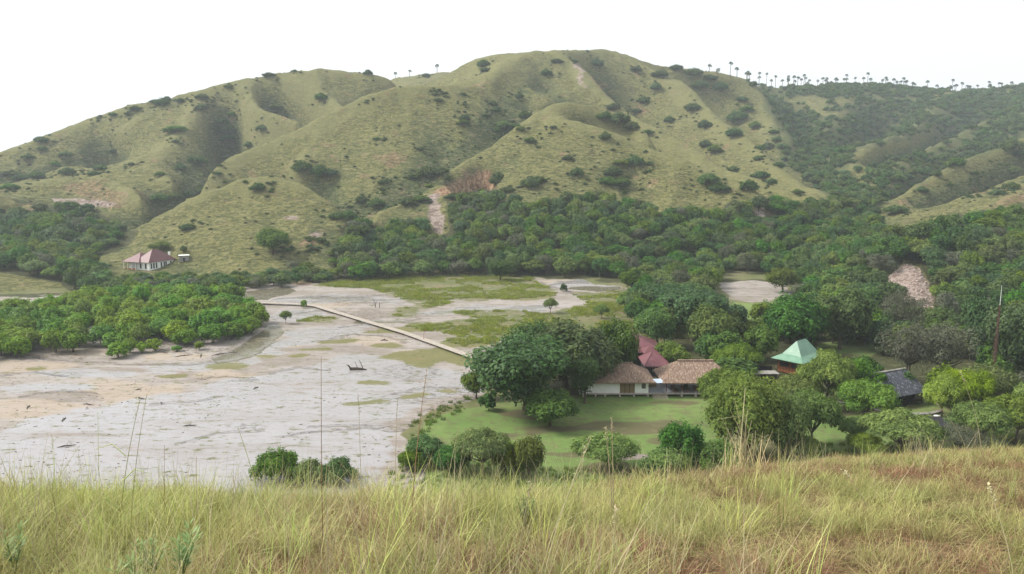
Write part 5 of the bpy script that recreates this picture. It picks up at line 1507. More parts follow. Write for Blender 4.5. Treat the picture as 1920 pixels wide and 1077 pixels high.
def win(x0, x1, y, z0, z1, side):
    b = MB()
    if side == 'x': b.box(x0, x1, y - .05, y - .004, z0, z1)
    else: b.box(y - .05, y - .004, x0, x1, z0, z1)
    b.build('window_opening', 'dark', grn)
for q in (-3.1, 0.3): win(q, q + 2.6, -5.2, 1.9, 3.0, 'y')
for q in (-4.6, -1.3, 2.0): win(q, q + 2.6, -3.5, 1.9, 3.0, 'x')
fr = MB()
for z in (1.2, 1.75, 3.15, 3.6): fr.box(-5.30, -5.26, -3.5, 3.5, z, z + .08); fr.box(-5.2, 5.2, -3.60, -3.56, z, z + .08)
for q in np.arange(-3.4, 3.5, .85): fr.box(-5.34, -5.31, q, q + .08, .3, 4.0)
for q in np.arange(-5.1, 5.2, .85): fr.box(q, q + .08, -3.64, -3.61, .3, 4.0)
fr.build('lattice', 'brown', grn)
# low outbuilding left of it
out = empty('outbuilding', (0, 0, 0), 0, 'low dark outbuilding with flat pale grey roof slab beside the green roofed house', 'outbuilding')
MB().box(58.2, 66.5, 192.0, 195.2, 3.30, 3.48).build('flat_roof', 'concrete', out)
MB().box(58.8, 66.0, 192.4, 194.8, 0, 3.29).build('wall', 'brown', out)
fn = empty('dark_fence', (0, 0, 0), 0, 'dark brown board fence behind the low outbuilding', 'fence')
MB().box(57.5, 67.5, 201.0, 201.08, 0.1, 3.1).build('boards', 'dark', fn)
for x in (57.6, 60.8, 64.1, 67.3): MB().box(x - .08, x + .08, 200.9, 200.99, -.2, 3.3).build('post', 'brown', fn)

# dark shed ----------------------------------------------------------
shed = empty('stilted_shed', (88.4, 181.6, 0), math.radians(25.5), 'dark stilted shed with weathered grey shingled gable roof among feathery trees', 'shed')
k = MB(); L_, D_ = 5.9, 6.4
for dz, fl in ((0, False), (-.16, True)):
    for sgn in (-1, 1):
        f = [(-L_, sgn * D_, 3.0 + dz), (L_, sgn * D_, 3.0 + dz), (L_, 0, 7.0 + dz), (-L_, 0, 7.0 + dz)]
        if sgn > 0: f = f[::-1]
        k.poly(f[::-1] if fl else f)
k.poly([(-L_, -D_, 2.84), (L_, -D_, 2.84), (L_, -D_, 3.0), (-L_, -D_, 3.0)]).poly([(L_, -D_, 2.84), (L_, 0, 6.84), (L_, 0, 7.0), (L_, -D_, 3.0)]).poly([(L_, 0, 6.84), (L_, D_, 2.84), (L_, D_, 3.0), (L_, 0, 7.0)])
k.build('shingle_roof', 'old_thatch', shed)
MB().box(-L_ - .02, L_ + .05, -.3, .3, 6.9, 7.1).build('ridge_cap', 'concrete', shed)
MB().box(-4.8, 4.3, -4.2, 4.6, 0.9, 3.9).build('wall', 'dark', shed)
MB().box(-5.2, 5.4, -5.6, 5.0, 0.68, 0.88).build('platform', 'brown', shed)
for x in (-5.0, 0, 5.2):
    for y in (-5.4, 4.8): MB().box(x - .12, x + .12, y - .12, y + .12, -.2, 3.3 if y < 0 else 3.7).build('post', 'dark', shed)
bench = empty('plank_bench', (94.5, 171.0, 0), math.radians(28), 'long grey plank bench on the grass right of the dark shed', 'bench')
MB().box(-2.1, 2.1, -.45, .45, .42, .52).build('seat', 'concrete', bench)
for x in (-1.7, 1.7): MB().box(x - .1, x + .1, -.35, .35, -.05, .42).build('leg', 'concrete', bench)
bs = empty('black_roofed_shelter', (88.9, 158.5, 0), math.radians(-12), 'low shelter with black sheet roof at the slope brow beside the leafless grey bush', 'shelter')
MB().poly([(-3.0, -2.2, 2.1), (3.0, -2.2, 2.1), (3.0, 2.2, 2.75), (-3.0, 2.2, 2.75)]).poly([(-3.0, -2.2, 2.02), (-3.0, 2.2, 2.67), (3.0, 2.2, 2.67), (3.0, -2.2, 2.02)]).poly([(-3, -2.2, 2.02), (3, -2.2, 2.02), (3, -2.2, 2.1), (-3, -2.2, 2.1)]).build('sheet_roof', 'blackroof', bs)
for x, y in ((-2.7, -1.9), (2.7, -1.9), (-2.7, 1.9), (2.7, 1.9)): MB().box(x - .08, x + .08, y - .08, y + .08, -.2, 2.0 if y < 0 else 2.5).build('post', 'brown', bs)
MB().box(-2.4, 2.4, 1.2, 1.3, 0, 1.6).build('back_board', 'dark', bs)
v, f = uv_ball((0, 0, 0), (.8, .55, .16), np.random.default_rng(3), 16, 6, 0.01)
bw_ = tag(link('white_basin', poly_mesh('white_basin', v, f, [M['white']], smooth=True), loc=(*ground0(1757, 781)[:2], .14)), 'small oval white basin lying on the grass behind the black roofed shelter', 'basin')
bw2 = tag(link('white_basin', bw_.data, loc=(*ground0(1717, 751)[:2], .14), scale=(.6, .6, 1)), 'tiny white basin on the grass next to the plank bench', 'basin')
# path by the shed
pth = MB(); pp = [ground0(*q) for q in ((1555, 752), (1590, 758), (1640, 769), (1700, 778), (1740, 776))]
for q in range(len(pp) - 1):
    a, b = pp[q], pp[q + 1]; pth.poly([(a[0], a[1] - .7, .14), (b[0], b[1] - .7, .14), (b[0], b[1] + .7, .14), (a[0], a[1] + .7, .14)])
po = pth.build('path', 'concrete'); po['kind'] = 'structure'

# mast ------------------------------------------------------------------
mast = empty('radio_mast', (114.6, 184, 0), 0.3, 'tall rusty tapering lattice mast with thin white antenna rising from the trees at the right', 'mast')
k = MB(); H_ = 22.2
def mp(i, z):
    r_ = 0.75 * (1 - z / H_) + 0.2 * z / H_; t = 2 * math.pi * i / 3
    return (r_ * math.cos(t), r_ * math.sin(t), z)
for i in range(3): k.bar(mp(i, -0.3), mp(i, H_), .06, 6, .04)
k.build('mast_leg', 'rust', mast)
k = MB(); nb = 22
for q in range(nb):
    z0_, z1_ = H_ * q / nb, H_ * (q + 1) / nb
    for i in range(3):
        k.bar(mp(i, z0_), mp((i + 1) % 3, z0_), .035); k.bar(mp(i, z0_), mp((i + 1) % 3, z1_), .035); k.bar(mp((i + 1) % 3, z0_), mp(i, z1_), .035)
k.build('bracing', 'rust', mast)
MB().bar((0, 0, 2), (0, 0, 22.3), .09, 6).build('cable_run', 'rust', mast)
MB().bar((0, 0, 22.3), (0, 0, 27.0), .06, 6, .03).build('antenna', 'white', mast)

# white house -----------------------------------------------------------
hz0 = float(ground_z(-181, 392)); print('house ground', hz0, float(ground_z(-178, 405)), float(ground_z(-196, 398)))
ang = math.atan2(0.94, 0.34)                 # local +x runs along the long window wall, +y to the left wing
wh = empty('white_house', (-177.6, 391.3, 0.9), ang, 'white house with faded red hip roof and veranda on the grassy knoll across the mudflat', 'house')
LX, LY = 17.6, 11.5
k = MB().box(0.7, LX - .7, 0.7, LY, 0.45, 4.35).box(1.2, 11.0, LY, 19.0, 0.45, 4.35)
k.build('wall', 'white', wh)
MB().box(0.3, LX - .3, 0.3, 20.5, -2.5, 0.44).build('foundation', 'white', wh)
rf = MB().hip(.0, LX + .3, .0, LY + 1.0, 4.36, 9.6, 7.2, 10.6, t=0.12)
rf.hip(-1.4, 11.6, 6.5, 21.6, 4.34, 8.2, 5.0, 5.6, 13.6, t=0.12)
rf.build('hip_roof', 'far_red_roof', wh)
for x in (1.7, 3.3, 4.9, 8.1, 9.9, 11.1, 14.2):
    b = MB().box(x, x + .8, 0.63, 0.69, 1.3, 3.75).build('window', 'darkglass', wh)
    MB().box(x - .07, x, .60, .68, 1.25, 3.8).box(x + .8, x + .87, .60, .68, 1.25, 3.8).box(x - .07, x + .87, .60, .68, 3.8, 3.87).build('window_frame', 'mullion', b)
for y in (3.0, 7.4):
    b = MB().box(.63, .69, y, y + 1.2, 1.3, 3.7).build('window', 'darkglass', wh)
    MB().box(.60, .68, y - .07, y, 1.25, 3.75).box(.60, .68, y + 1.2, y + 1.27, 1.25, 3.75).build('window_frame', 'mullion', b)
for y in (12.5, 16.0):
    b = MB().box(1.13, 1.19, y, y + 1.0, .7, 3.7).build('window', 'darkglass', wh)
    MB().box(1.10, 1.18, y - .07, y, .7, 3.75).box(1.10, 1.18, y + 1.0, y + 1.07, .7, 3.75).build('window_frame', 'white', b)
for y in (10.2, 13.7, 17.2, 20.6):
    MB().box(-.9, -.65, y, y + .25, -1.5, 4.25).build('veranda_post', 'white', wh)
MB().box(-.9, 1.1, 10.1, 20.9, 0.1, 0.43).build('veranda_floor', 'white', wh)
MB().box(-.85, -.75, 10.5, 20.6, .45, 1.35).build('balustrade', 'orangewood', wh)
MB().box(15.6, 16.5, 3.0, 3.9, 6.2, 7.9).build('chimney', 'white', wh)
wh.scale = (.96, .80, 1.08); wh.location = (-180.0, 391.3, 0.9); wh.rotation_euler = (0, 0, ang - math.radians(5))
ph = hit(344, 492)
sh_ = empty('concrete_hut', (ph[0], ph[1] + 1, ph[2] - .3), math.radians(20), 'tiny grey concrete hut with flat pale roof right of the white house', 'hut')
MB().box(-2.3, 2.3, -1.6, 1.6, 0, 3.2).build('wall', 'concrete', sh_)
MB().box(-2.6, 2.6, -1.9, 1.9, 3.2, 3.42).build('flat_roof', 'white', sh_)
MB().box(-.5, .6, -1.66, -1.605, .1, 2.1).build('door', 'dark', sh_)

# boardwalk ---------------------------------------------------------------
bwk = [ground0(px, py, 0.7) for px, py in ((935, 688), (905, 676), (760, 624), (640, 588), (592, 573.5), (570, 571), (545, 569.5), (488, 567.5))]
bo = empty('boardwalk', (0, 0, 0), 0, 'long pale plank boardwalk on short posts crossing the mudflat', 'boardwalk')
k = MB(); po_ = MB(); rl = MB()
r = np.random.default_rng(5)
for q in range(len(bwk) - 1):
    a, b = np.array(bwk[q]), np.array(bwk[q + 1]); d = b - a; Ln = np.linalg.norm(d); d /= Ln; nrm = np.array([-d[1], d[0], 0])
    nP = int(Ln / 0.42)
    for i in range(nP):
        c = a + d * (i + .5) * Ln / nP; hw = 1.20 + r.uniform(-.05, .05); hl = Ln / nP * .46; dz = np.array([0, 0, r.uniform(-.02, .02)])
        top = [c - nrm * hw - d * hl + dz, c - nrm * hw + d * hl + dz, c + nrm * hw + d * hl + dz, c + nrm * hw - d * hl + dz]
        top = top[::-1]
        k.poly([tuple(t) for t in top]); bot = [t - np.array([0, 0, .06]) for t in top]
        for e in range(4): k.poly([tuple(bot[e]), tuple(bot[(e + 1) % 4]), tuple(top[(e + 1) % 4]), tuple(top[e])])
    for sgn in (-1, 1):
        rl.bar(tuple(a + nrm * sgn * .95 - np.array([0, 0, .12])), tuple(b + nrm * sgn * .95 - np.array([0, 0, .12])), .08)
    for i in range(int(Ln / 4.6) + 1):
        c = a + d * i * 4.6
        for sgn in (-1, 1): MB().bar(tuple(c + nrm * sgn * .7 - np.array([0, 0, 1.2])), tuple(c + nrm * sgn * .7 - np.array([0, 0, .10])), .09).build('pile', 'deadwood', bo)
k.build('plank_deck', 'plank', bo); rl.build('beam', 'plank', bo)

# driftwood, snags, poles -----------------------------------------------------
def wood(name, segs, px, py, label, cat, group=None, mat='deadwood', rz=0.0, s=1.0):
    x, y, z = ground0(px, py)
    parts = [tube_arrays(p, r_, 6) for p, r_ in segs]
    v, f = join(parts)
    o = link(name, poly_mesh(name, v, f, [M[mat]], smooth=True), loc=(x, y, float(ground_z(x, y))), rot=(0, 0, rz), scale=(s, s, s))
    return tag(o, label, cat, group)
wood('fallen_trunk', [([(-2.2, 0, .25), (-.8, .2, .3), (.8, 0, .3), (2.4, .1, .1)], [.45, .42, .34, .1]), ([(-1.9, 0, .3), (-2.4, -.2, 1.2), (-3.0, -.1, 1.5)], [.34, .2, .06]), ([(0, 0, .3), (-.35, 0, 1.3), (-.8, .1, 2.4)], [.1, .08, .05]),
     ([(1.4, 0, .3), (1.0, 0, 1.5), (.5, 0, 2.7)], [.13, .1, .07])], 671, 694, 'dark fallen trunk with two upright branches lying in the wet mudflat', 'driftwood')
wood('dead_sapling', [([(0, 0, -.2), (0, 0, 1.4), (-.9, 0, 3.4)], [.16, .13, .04]), ([(0, 0, 1.2), (.8, .1, 2.6)], [.1, .04]), ([(0, 0, .6), (-1.2, .1, 1.9)], [.1, .04]), ([(1.6, 0, -.2), (1.6, 0, 2.0)], [.16, .1])], 704, 577, 'bare dead sapling with forked branches on the far mudflat', 'dead tree')
wood('marker_pole', [([(0, 0, -.3), (.15, 0, 2.2), (.5, 0, 4.2)], [.07, .06, .05]), ([(.25, 0, 2.9), (.9, 0, 3.2)], [.05, .03])], 794, 640, 'thin orange brown stick pole standing beside the boardwalk', 'pole', mat='orangewood')
wood('driftwood', [([(-1, 0, .1), (0, .2, .25), (1.2, 0, .1)], [.14, .2, .1]), ([(0, .1, .2), (.3, .2, .9)], [.1, .04])], 720, 639, 'small dark snag on the pinkish mud below the boardwalk', 'driftwood')
dl = ['on the far left sand', 'near the left edge of the sand', 'on the tan sand streak', 'right of the tan streak', 'in the left middle of the wet flat', 'on the near left mud', 'near the brow grass on the left', 'in front of the mangrove stand',
      'below the mangrove stand front', 'on the bank by the channel', 'at the channel mouth', 'at the end of the channel bank', 'on the middle of the wet flat', 'below the fallen trunk']
for i, (px, py) in enumerate([(53, 764), (120, 787), (166, 759), (260, 731), (303, 757), (125, 837), (264, 748), (345, 668), (310, 662), (377, 668), (413, 665), (437, 662), (356, 799), (480, 728)]):
    a = rng.uniform(0, 3); L = rng.uniform(.7, 1.8) if i not in (7, 9, 10) else rng.uniform(2, 3)
    wood('driftwood', [([(-L, 0, .05), (-L * .3, .15, .16), (L * .4, -.1, .14), (L, .1, .05)], [.05, .13, .11, .04]), ([(0, 0, .12), (.2, .3, .5)], [.07, .02])], px, py, 'dark piece of driftwood lying %s' % dl[i], 'driftwood', 'driftwood on the mudflat', rz=a)

# small things nobody could count -------------------------------------------------
def clod(seed):
    r = np.random.default_rng(seed); v, f = uv_ball((0, 0, 0.02), (.5, .4, .16), r, 7, 4, 0.35); return v, f
cl = [poly_mesh('clod', *clod(k), [M['deadwood']]) for k in range(4)]
X, Y, Z, PX, PY = scatter([MUD], 2.2, 1.0, 31)
dn = fbm(X / 14, Y / 14, 3, 98) + 0.5 * fbm(X / 50, Y / 90, 2, 99)
rows = []
for q in range(len(X)):
    if Y[q] > 330 or rng.uniform() > max(0, dn[q] * 1.6 + 0.02) * 0.8: continue
    s = rng.uniform(.15, .6) ** 1.3 * 0.9
    rows.append((X[q], Y[q], Z[q], s * rng.uniform(1, 2.2), s, s, 0, 0, rng.uniform(-.5, .5), rng.integers(4)))
print('clods', len(rows)); stuff('mud_debris', rows, cl, 'tiny dark clods and leaf litter strewn over the mudflat', 'debris')

def tuft(seed, n, h, w, spread, bend, mat, segs=3, flop=0.5):
    """tuft of tapering bent blades"""
    r = np.random.default_rng(seed)
    V = []; Fq = []; T = []
    for b in range(n):
        a = r.uniform(0, 6.28); rr = spread * math.sqrt(r.uniform()); bx, by = rr * math.cos(a), rr * math.sin(a)
        dirx = r.uniform(0, 6.28); dx, dy = math.cos(dirx), math.sin(dirx)
        hh = h * r.uniform(0.55, 1.15); bd = bend * hh * r.uniform(0.1, 1.1); ww = w * r.uniform(0.6, 1.2)
        fx, fy = math.cos(dirx + 1.57), math.sin(dirx + 1.57)
        tv = r.uniform(0, 1)
        k0 = len(V)
        for s_ in range(segs + 1):
            t = s_ / segs
            x = bx + dx * bd * t ** 1.9; y = by + dy * bd * t ** 1.9; z = hh * (t - 0.28 * flop * (bd / hh) * t * t)
            wd = ww * (1 - t) ** 0.7 * 0.5 + 0.0004
            V.append((x - fx * wd, y - fy * wd, z)); V.append((x + fx * wd, y + fy * wd, z)); T += [tv, tv]
        for s_ in range(segs): Fq.append((k0 + 2 * s_, k0 + 2 * s_ + 1, k0 + 2 * s_ + 3, k0 + 2 * s_ + 2))
    return poly_mesh('tuft', V, Fq, [mat], T)
mt_ = [tuft(700 + k, 60, 0.55, 0.10, 0.75, 0.6, M['leaf_marsh'], 2) for k in range(4)]
X, Y, Z, PX, PY = scatter(MARSH + [[(1190, 545), (1340, 530), (1345, 570), (1400, 640), (1200, 630)]], 1.35, 1.0, 33)
dn = fbm(X / 9, Y / 9, 3, 101)
rows = []
for q in range(len(X)):
    if dn[q] < -0.12: continue
    s = rng.uniform(.5, 1.5) * (1 + max(0, dn[q]))
    rows.append((X[q], Y[q], Z[q], s, s, s, 0, 0, rng.uniform(0, 6), rng.integers(4)))
print('marsh', len(rows)); stuff('marsh_grass', rows, mt_, 'low olive marsh grass growing in patches between the mud pools', 'grass')
M['rubble'] = basic_mat('pale_pinkish_rock', (0.42, 0.34, 0.30), (0.22, 0.15, 0.135), 1.5, 0.95, bump=0.1)
rk = [poly_mesh('rock', *uv_ball((0, 0, 0), (.6, .5, .42), np.random.default_rng(40 + k), 7, 5, 0.3), [M['rubble']]) for k in range(4)]
X, Y, Z, PX, PY = scatter([[(1640, 562), (1660, 525), (1700, 492), (1722, 500), (1745, 545), (1752, 580), (1720, 580), (1690, 565)], ell(1845, 568, 24, 8)], 1.5, 1.0, 35)
rows = [(X[q], Y[q], Z[q], s, s, s, rng.uniform(0, 3), 0, rng.uniform(0, 6), rng.integers(4)) for q in range(len(X)) for s in [rng.uniform(.2, 1.0) ** 1.5 * 1.3] if rng.uniform() < .6]
stuff('landslide_rubble', rows, rk, 'pale pinkish rubble strewn down the landslide scar at the right', 'rubble')
# low weeds along the lawn's lower edge and the shore
X, Y, Z, PX, PY = scatter([[(752, 812), (790, 772), (850, 752), (890, 740), (880, 765), (810, 800), (790, 830)], [(740, 880), (800, 850), (1060, 880), (1240, 870), (1600, 830), (1900, 800), (1900, 900), (700, 930)]], 1.3, 1.0, 37)
wd_ = [tuft(740 + k, 50, 0.7, 0.09, 0.6, 0.6, M['leaf_feather'], 2) for k in range(3)]
rows = [(X[q], Y[q], Z[q], s, s, s, 0, 0, rng.uniform(0, 6), rng.integers(3)) for q in range(len(X)) for s in [rng.uniform(.4, 1.3)] if rng.uniform() < .45]
stuff('shore_weeds', rows, wd_, 'rough weeds along the muddy shore and the lower lawn edge', 'weeds')
# ---------------------------------------------------------------- foreground grass
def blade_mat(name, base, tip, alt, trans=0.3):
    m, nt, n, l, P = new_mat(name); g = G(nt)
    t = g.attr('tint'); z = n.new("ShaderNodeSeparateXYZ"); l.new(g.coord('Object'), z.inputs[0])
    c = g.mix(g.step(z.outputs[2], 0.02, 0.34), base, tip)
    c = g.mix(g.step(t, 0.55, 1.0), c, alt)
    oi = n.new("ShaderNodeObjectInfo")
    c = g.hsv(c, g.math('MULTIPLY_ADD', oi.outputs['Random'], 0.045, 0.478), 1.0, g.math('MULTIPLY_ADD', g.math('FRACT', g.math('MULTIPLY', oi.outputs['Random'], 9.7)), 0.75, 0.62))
    l.new(c, P.inputs['Base Color']); P.inputs['Roughness'].default_value = 0.6; P.inputs['Specular IOR Level'].default_value = 0.3
    tr = n.new("ShaderNodeBsdfTranslucent"); l.new(c, tr.inputs[0])
    mx = n.new("ShaderNodeMixShader"); mx.inputs[0].default_value = trans
    l.new(P.outputs[0], mx.inputs[1]); l.new(tr.outputs[0], mx.inputs[2]); l.new(mx.outputs[0], n['Material Output'].inputs[0])
    return m
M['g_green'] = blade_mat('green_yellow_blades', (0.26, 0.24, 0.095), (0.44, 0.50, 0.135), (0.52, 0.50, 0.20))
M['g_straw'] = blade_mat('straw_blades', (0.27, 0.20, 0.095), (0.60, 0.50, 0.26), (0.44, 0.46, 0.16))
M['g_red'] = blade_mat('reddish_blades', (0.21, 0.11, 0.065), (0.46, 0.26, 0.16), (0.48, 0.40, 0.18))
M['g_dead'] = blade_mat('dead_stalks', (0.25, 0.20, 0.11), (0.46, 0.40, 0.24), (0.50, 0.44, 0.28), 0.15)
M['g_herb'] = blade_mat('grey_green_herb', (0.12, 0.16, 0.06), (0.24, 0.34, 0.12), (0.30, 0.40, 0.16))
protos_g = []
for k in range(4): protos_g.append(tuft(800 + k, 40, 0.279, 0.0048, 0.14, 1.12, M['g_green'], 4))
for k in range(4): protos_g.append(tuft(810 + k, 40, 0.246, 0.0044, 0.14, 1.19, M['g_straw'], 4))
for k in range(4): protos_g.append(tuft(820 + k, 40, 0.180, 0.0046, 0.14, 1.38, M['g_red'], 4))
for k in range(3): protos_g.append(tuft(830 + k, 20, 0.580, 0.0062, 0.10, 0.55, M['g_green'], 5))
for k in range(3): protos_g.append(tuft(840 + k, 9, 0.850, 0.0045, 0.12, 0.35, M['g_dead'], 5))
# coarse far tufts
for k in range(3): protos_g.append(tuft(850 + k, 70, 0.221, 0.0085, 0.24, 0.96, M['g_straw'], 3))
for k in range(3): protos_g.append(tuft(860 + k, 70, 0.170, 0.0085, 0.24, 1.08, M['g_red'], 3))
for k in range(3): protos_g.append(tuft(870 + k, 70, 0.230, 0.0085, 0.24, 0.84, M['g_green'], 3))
r = np.random.default_rng(77)
rows = []
def add_zone(y0, y1, dens, far):
    area_n = int(dens * (y1 - y0) * (1.5 * y1 + 19))
    Y = r.uniform(y0, y1, area_n); hw = 0.75 * (1.5 * y1 + 3) / 1.5 + 8
    X = r.uniform(-1, 1, area_n) * hw
    k = (np.abs(X) < 0.74 * Y + 2.2) | ((np.abs(X) < 0.74 * Y + 10) & (r.uniform(size=len(X)) < 0.45))
    X, Y = X[k], Y[k]
    yb = np.interp(X, bx_, by_)
    k = Y < yb + 9
    X, Y = X[k], Y[k]
    Z = near_z(X, Y); yb2 = np.interp(X, bx_, by_)
    n1 = fbm(X / 1.3, Y / 1.6, 3, 111); n2 = fbm(X / 3.2 + 5, Y / 3.5, 3, 113); n3 = fbm(X / 0.55, Y / 0.55, 2, 117)
    right = np.clip((X / np.maximum(Y, 2) + 0.05) / 0.5, 0, 1)
    for i in range(len(X)):
        q = n1[i] * 0.8 + n2[i] * 0.35 + n3[i] * 0.45 - right[i] * 0.38 + 0.12 + r.uniform(-.38, .38)
        green = q > 0.10; red = q < -0.27
        if far: ix = (24 + r.integers(3)) if green else ((21 + r.integers(3)) if red else (18 + r.integers(3)))
        else: ix = r.integers(4) if green else (8 + r.integers(4) if red else 4 + r.integers(4))
        brow = math.exp(-((Y[i] - yb2[i]) / 2.0) ** 2) * (1 - right[i])
        s = r.uniform(0.62, 1.12) * (1 + 0.5 * n3[i]) * (1.0 - 0.32 * right[i]) * (1 + 0.45 * brow)
        rows.append((X[i], Y[i], Z[i] - .02, s, s, s * r.uniform(.55, 1.15), r.uniform(-.5, .5), r.uniform(-.5, .5), r.uniform(0, 6.28), ix))
        t = r.uniform()
        if t < 0.03 * (1 - 0.75 * right[i]): rows.append((X[i], Y[i], Z[i] - .02, 1, 1, r.uniform(.7, 1.15), r.uniform(-.15, .15), r.uniform(-.15, .15), r.uniform(0, 6.28), 12 + r.integers(3)))
        elif t < 0.075 * (1 - 0.75 * right[i]): rows.append((X[i], Y[i], Z[i] - .02, 1, 1, r.uniform(.6, 1.1), r.uniform(-.2, .2), r.uniform(-.2, .2), r.uniform(0, 6.28), 15 + r.integers(3)))
add_zone(1.6, 5.0, 95, False)
add_zone(5.0, 9.0, 75, False)
add_zone(9.0, 16.0, 34, True)
add_zone(16.0, 30.0, 24, True)
print('grass tufts', len(rows))
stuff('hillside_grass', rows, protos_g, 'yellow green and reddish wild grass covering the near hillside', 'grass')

# single tall stalks and plants one can point at ---------------------------------
def on_near(px, Y):
    u = (px - CX) / F_PX
    X = u * Y * 1.0
    for _ in range(4):
        z = float(near_z(X, Y)); X = u * (Y * CP - (z - CAM_Z) * SP)
    return X, Y, float(near_z(X, Y))
def stalk(px, Y, top_px, top_py, label, mat='g_dead', rad=0.004, head=True, group='tall stalks above the near grass', leaf=False):
    x, y, z = on_near(px, Y)
    tx, ty, tz = world_at(top_px, top_py, Y + 0.05)
    H = tz - z; dx = tx - x
    pts = [(dx * t ** 1.6, 0.05 * t, H * t - 0.02) for t in np.linspace(0, 1, 7)]
    v, f = tube_arrays(pts, [rad * (1 - .55 * t) for t in np.linspace(0, 1, 7)], 5)
    o = link('grass_stalk', None, loc=(x, y, z)); tag(o, label, 'grass stalk', group)
    link('stem', poly_mesh('stem', v, f, [M[mat]], np.full(len(v), .7)), o)
    if head:
        rr = np.random.default_rng(int(px)); P = []; 
        for t in np.linspace(.86, 1.0, 26): P.append((dx * t ** 1.6 + rr.normal() * rad * 1.6, .05 * t + rr.normal() * rad * 1.6, H * t))
        V, Fq = leaf_quads(np.array(P), rr.normal(size=(26, 3)), rad * 2.6, rr, 0.3)
        link('seed_head', poly_mesh('seed_head', V, Fq, [M['g_dead']], np.full(len(V), .8)), o)
    if leaf:
        for j, t in enumerate((.25, .45, .62)):
            s = 1 if j % 2 else -1; q = np.array([dx * t ** 1.6, 0, H * t])
            v, f = tube_arrays([q, q + np.array([s * .10, 0, .10]), q + np.array([s * .24, 0, .06])], [.004, .004, .001], 4)
            link('leaf', poly_mesh('leaf', v, f, [M[mat]], np.full(len(v), .3)), o)
stalk(606, 5.2, 602, 664, 'tallest thin dark stalk standing straight up over the wet mudflat', 'g_red', .0035, False)
stalk(770, 5.5, 800, 690, 'reddish brown stalk leaning right over the mud near the lawn shore', 'g_red', .004, True)
stalk(225, 6.0, 262, 745, 'green stem leaning right above the left grass', 'g_green', .004, True, leaf=True)
stalk(245, 5.6, 275, 735, 'thin pale stem beside the green leaning one at the left', 'g_green', .003, True)
stalk(190, 6.2, 183, 768, 'thin upright stem left of the leaning pair', 'g_green', .003, False)
stalk(110, 6.5, 97, 815, 'pale green stalk among the tall tuft at the left', 'g_green', .003, True)
stalk(500, 6.0, 445, 795, 'green stem leaning left over the pale mud', 'g_green', .004, False)
stalk(310, 6.0, 308, 830, 'short dark stem sticking up at the left brow', 'g_red', .003, False)
stalk(370, 6.0, 368, 852, 'short brown stem right of the left brow tufts', 'g_red', .003, False)
stalk(1148, 7.0, 1135, 800, 'straight pale stalk in front of the umbrella tree, left of a pair', 'g_dead', .005, True)
stalk(1150, 7.2, 1147, 782, 'straight pale stalk in front of the umbrella tree, right of a pair', 'g_dead', .005, True)
stalk(960, 4.0, 995, 905, 'long pale stalk leaning right in the middle of the near grass', 'g_dead', .004, True)
stalk(1010, 4.0, 1108, 815, 'long pale stalk crossing diagonally below the lawn', 'g_dead', .004, True)
stalk(1005, 4.2, 1095, 860, 'pale stalk parallel to the long diagonal one', 'g_dead', .0035, True)
stalk(1140, 3.6, 1155, 945, 'short straw stalk at the bottom middle of the picture', 'g_dead', .0035, True)
stalk(1635, 6.5, 1580, 880, 'pale curved stalk leaning left on the right grass slope', 'g_dead', .005, True)
stalk(1840, 13.5, 1800, 695, 'very long pale stalk leaning left over the yellow green trees', 'g_dead', .007, True)
stalk(1815, 13.5, 1757, 757, 'pale stalk leaning left in front of the plank bench', 'g_dead', .006, True)
stalk(1905, 4.2, 1852, 905, 'bent straw stalk at the right picture edge', 'g_dead', .004, True)
stalk(1760, 4.0, 1720, 960, 'thin pale stalk near the lower right corner', 'g_dead', .003, False)
stalk(680, 6.0, 672, 740, 'faint straw stalk above the brow bushes', 'g_dead', .003, True)
stalk(740, 6.0, 745, 745, 'pale straw stalk left of the reddish leaning one', 'g_dead', .003, True)
stalk(830, 6.5, 860, 800, 'pale stalk leaning right over the lawn corner', 'g_dead', .003, True)
# dry reed clump
rx, ry, rz_ = on_near(1400, 15.0)
reed = link('reed_clump', None, loc=(rx, ry, rz_)); tag(reed, 'clump of tall dry broken reeds in front of the biggest green tree', 'reeds')
for j, (tx_, ty_, th) in enumerate([(1400, 720, .014), (1372, 762, .010), (1412, 782, .010), (1390, 772, .010), (1355, 776, .008), (1380, 740, .008), (1420, 800, .010), (1432, 815, .009), (1385, 800, .012), (1405, 760, .009)]):
    wx2, wy2, wz2 = world_at(tx_, ty_ + 10, ry)
    b0 = rng.uniform(-.18, .22); dx = wx2 - rx; H = wz2 - rz_
    v, f = tube_arrays([(b0, 0, -.1), (b0 + (dx - b0) * .3, .02, H * .4), (b0 + (dx - b0) * .7, .05, H * .78), (dx, .1, H)], [th, th * .9, th * .7, th * .3], 5)
    link('reed', poly_mesh('reed', v, f, [M['g_dead']], np.full(len(v), .8)), reed)
for tx_, ty_ in ((1455, 835), (1448, 828), (1345, 790)):
    wx2, wy2, wz2 = world_at(tx_, ty_, ry); dx = wx2 - rx; H = wz2 - rz_
    v, f = tube_arrays([(0, 0, -.1), (dx * .15, 0, H * .9 + .25), (dx, .1, H)], [.010, .009, .004], 5)
    link('broken_reed', poly_mesh('broken_reed', v, f, [M['g_dead']], np.full(len(v), .8)), reed)
link('leaf_tuft', tuft(901, 60, 1.0, .022, .45, .6, M['g_straw'], 5), reed)
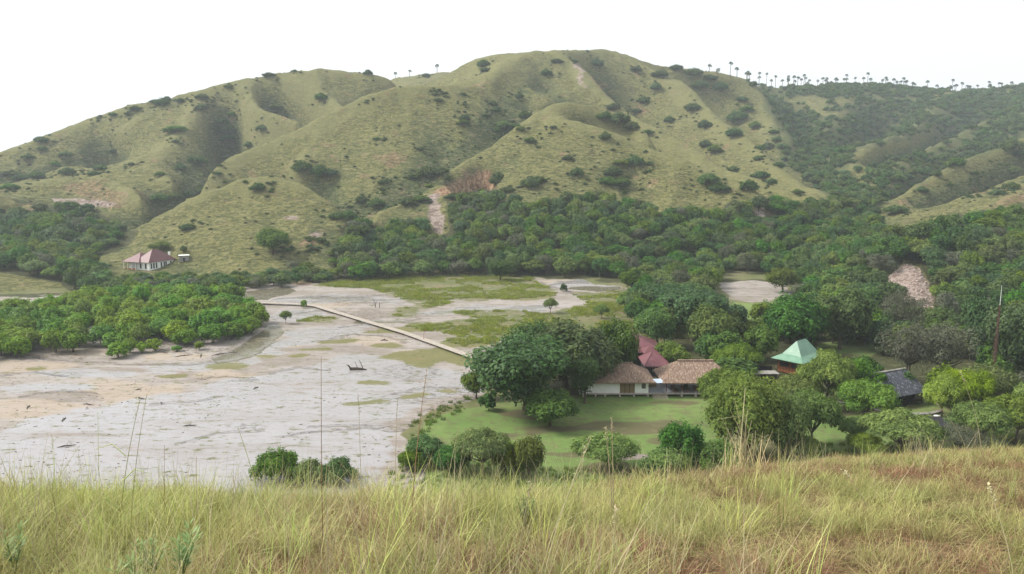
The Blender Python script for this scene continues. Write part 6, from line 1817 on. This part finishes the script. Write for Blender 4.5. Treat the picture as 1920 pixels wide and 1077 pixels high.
# leafy herbs
def herb_mesh(seed, h, n):
    r = np.random.default_rng(seed); parts = []; 
    stems = []
    for s_ in range(4):
        a = r.uniform(0, 6.28); e = np.array([math.cos(a) * h * .3, math.sin(a) * h * .3, h * r.uniform(.7, 1)])
        sv, sf = tube_arrays([(0, 0, -.02), e * .5, e], [.004, .003, .002], 4); stems.append((sv, sf))
        for k in range(n):
            t = r.uniform(.25, 1); c = e * t; b = r.uniform(0, 6.28); L = h * .22 * r.uniform(.6, 1.1)
            d = np.array([math.cos(b) * .8, math.sin(b) * .8, .5]); sd_ = np.array([-math.sin(b), math.cos(b), 0]) * L * .09
            parts.append((np.array([c, c + d * L * .5 + sd_, c + d * L, c + d * L * .5 - sd_]), np.array([[0, 1, 2, 3]])))
    v, f = join(parts); return poly_mesh('herb_leaves', v, f, [M['g_herb']], r.uniform(0, 1, len(v))), poly_mesh('herb_stem', *join(stems), [M['g_herb']])
for (px, Y, h, lb) in [(262, 3.6, .42, 'grey green leafy herb rosette at the bottom left, biggest of the herbs'), (340, 4.4, .40, 'pale spiky green herb in the left middle grass'), (285, 4.4, .3, 'small grey green herb between the two larger ones'),
                       (30, 4.6, .35, 'pale leafy herb at the left picture edge'), (1345, 3.4, .28, 'small pale herb at the bottom right of centre'), (180, 3.5, .3, 'low grey green herb near the bottom left corner'), (985, 6.2, .28, 'grey green herb in the middle of the grass slope')]:
    a, b = herb_mesh(int(px), h * 0.9, 40)
    x, y, z = on_near(px, Y)
    o = link('leafy_herb', None, loc=(x, y, z + .08)); tag(o, lb, 'herb', 'leafy herbs in the near grass')
    link('leaves', a, o); link('stem', b, o)

# ---------------------------------------------------------------- haze
hb = MB().box(-2450, 2450, -60, 2420, -6, 262)
hz = hb.build('haze', [])
hz.data.materials.clear()
hm = bpy.data.materials.new('haze'); hm.use_nodes = True; hn = hm.node_tree.nodes; hl = hm.node_tree.links
hn.clear(); ho = hn.new('ShaderNodeOutputMaterial'); pv = hn.new('ShaderNodeVolumePrincipled')
pv.inputs['Color'].default_value = (0.86, 0.94, 1.0, 1); pv.inputs['Density'].default_value = 0.00015; pv.inputs['Anisotropy'].default_value = 0.2
hl.new(pv.outputs[0], ho.inputs['Volume'])
hz.data.materials.append(hm); hz['kind'] = 'stuff'

# ---------------------------------------------------------------- tell apart things that still share a description, by where they stand
bpy.context.view_layer.update()
byl = {}
for ob in COL.objects:
    if ob.parent is None and 'label' in ob and ob.get('kind') is None: byl.setdefault(ob['label'], []).append(ob)
for lb, obs in byl.items():
    if len(obs) < 2: continue
    P = [project(np.array([ob.location[0]]), np.array([ob.location[1]]), np.array([ob.location[2]])) for ob in obs]
    px_ = [float(p[0][0]) for p in P]; py_ = [float(p[1][0]) for p in P]
    order_ = sorted(range(len(obs)), key=lambda q: px_[q])
    n_ = len(obs); words = len(lb.replace(',', '').split())
    names = ['left', 'right'] if n_ == 2 else ['leftmost', 'middle', 'rightmost'] if n_ == 3 else None
    for rank, q in enumerate(order_):
        if names: w_ = names[rank]
        else:
            col_ = min(4, rank * 5 // n_); w_ = ['far left', 'left', 'central', 'right', 'far right'][col_]
            grp = [u for r_, u in enumerate(order_) if min(4, r_ * 5 // n_) == col_]
            if len(grp) > 1:
                ys_ = sorted(grp, key=lambda u: py_[u]); w_ += ' ' + ((['upper', 'lower'] if len(ys_) == 2 else ['upper', 'middle', 'lower'])[ys_.index(q) * min(3, len(ys_)) // len(ys_)])
        if words + len(w_.split()) + 1 <= 17:
            obs[q]['label'] = lb + ', ' + w_
            if 'group' in obs[q]: obs[q]['group'] = obs[q]['group'] + ', ' + w_
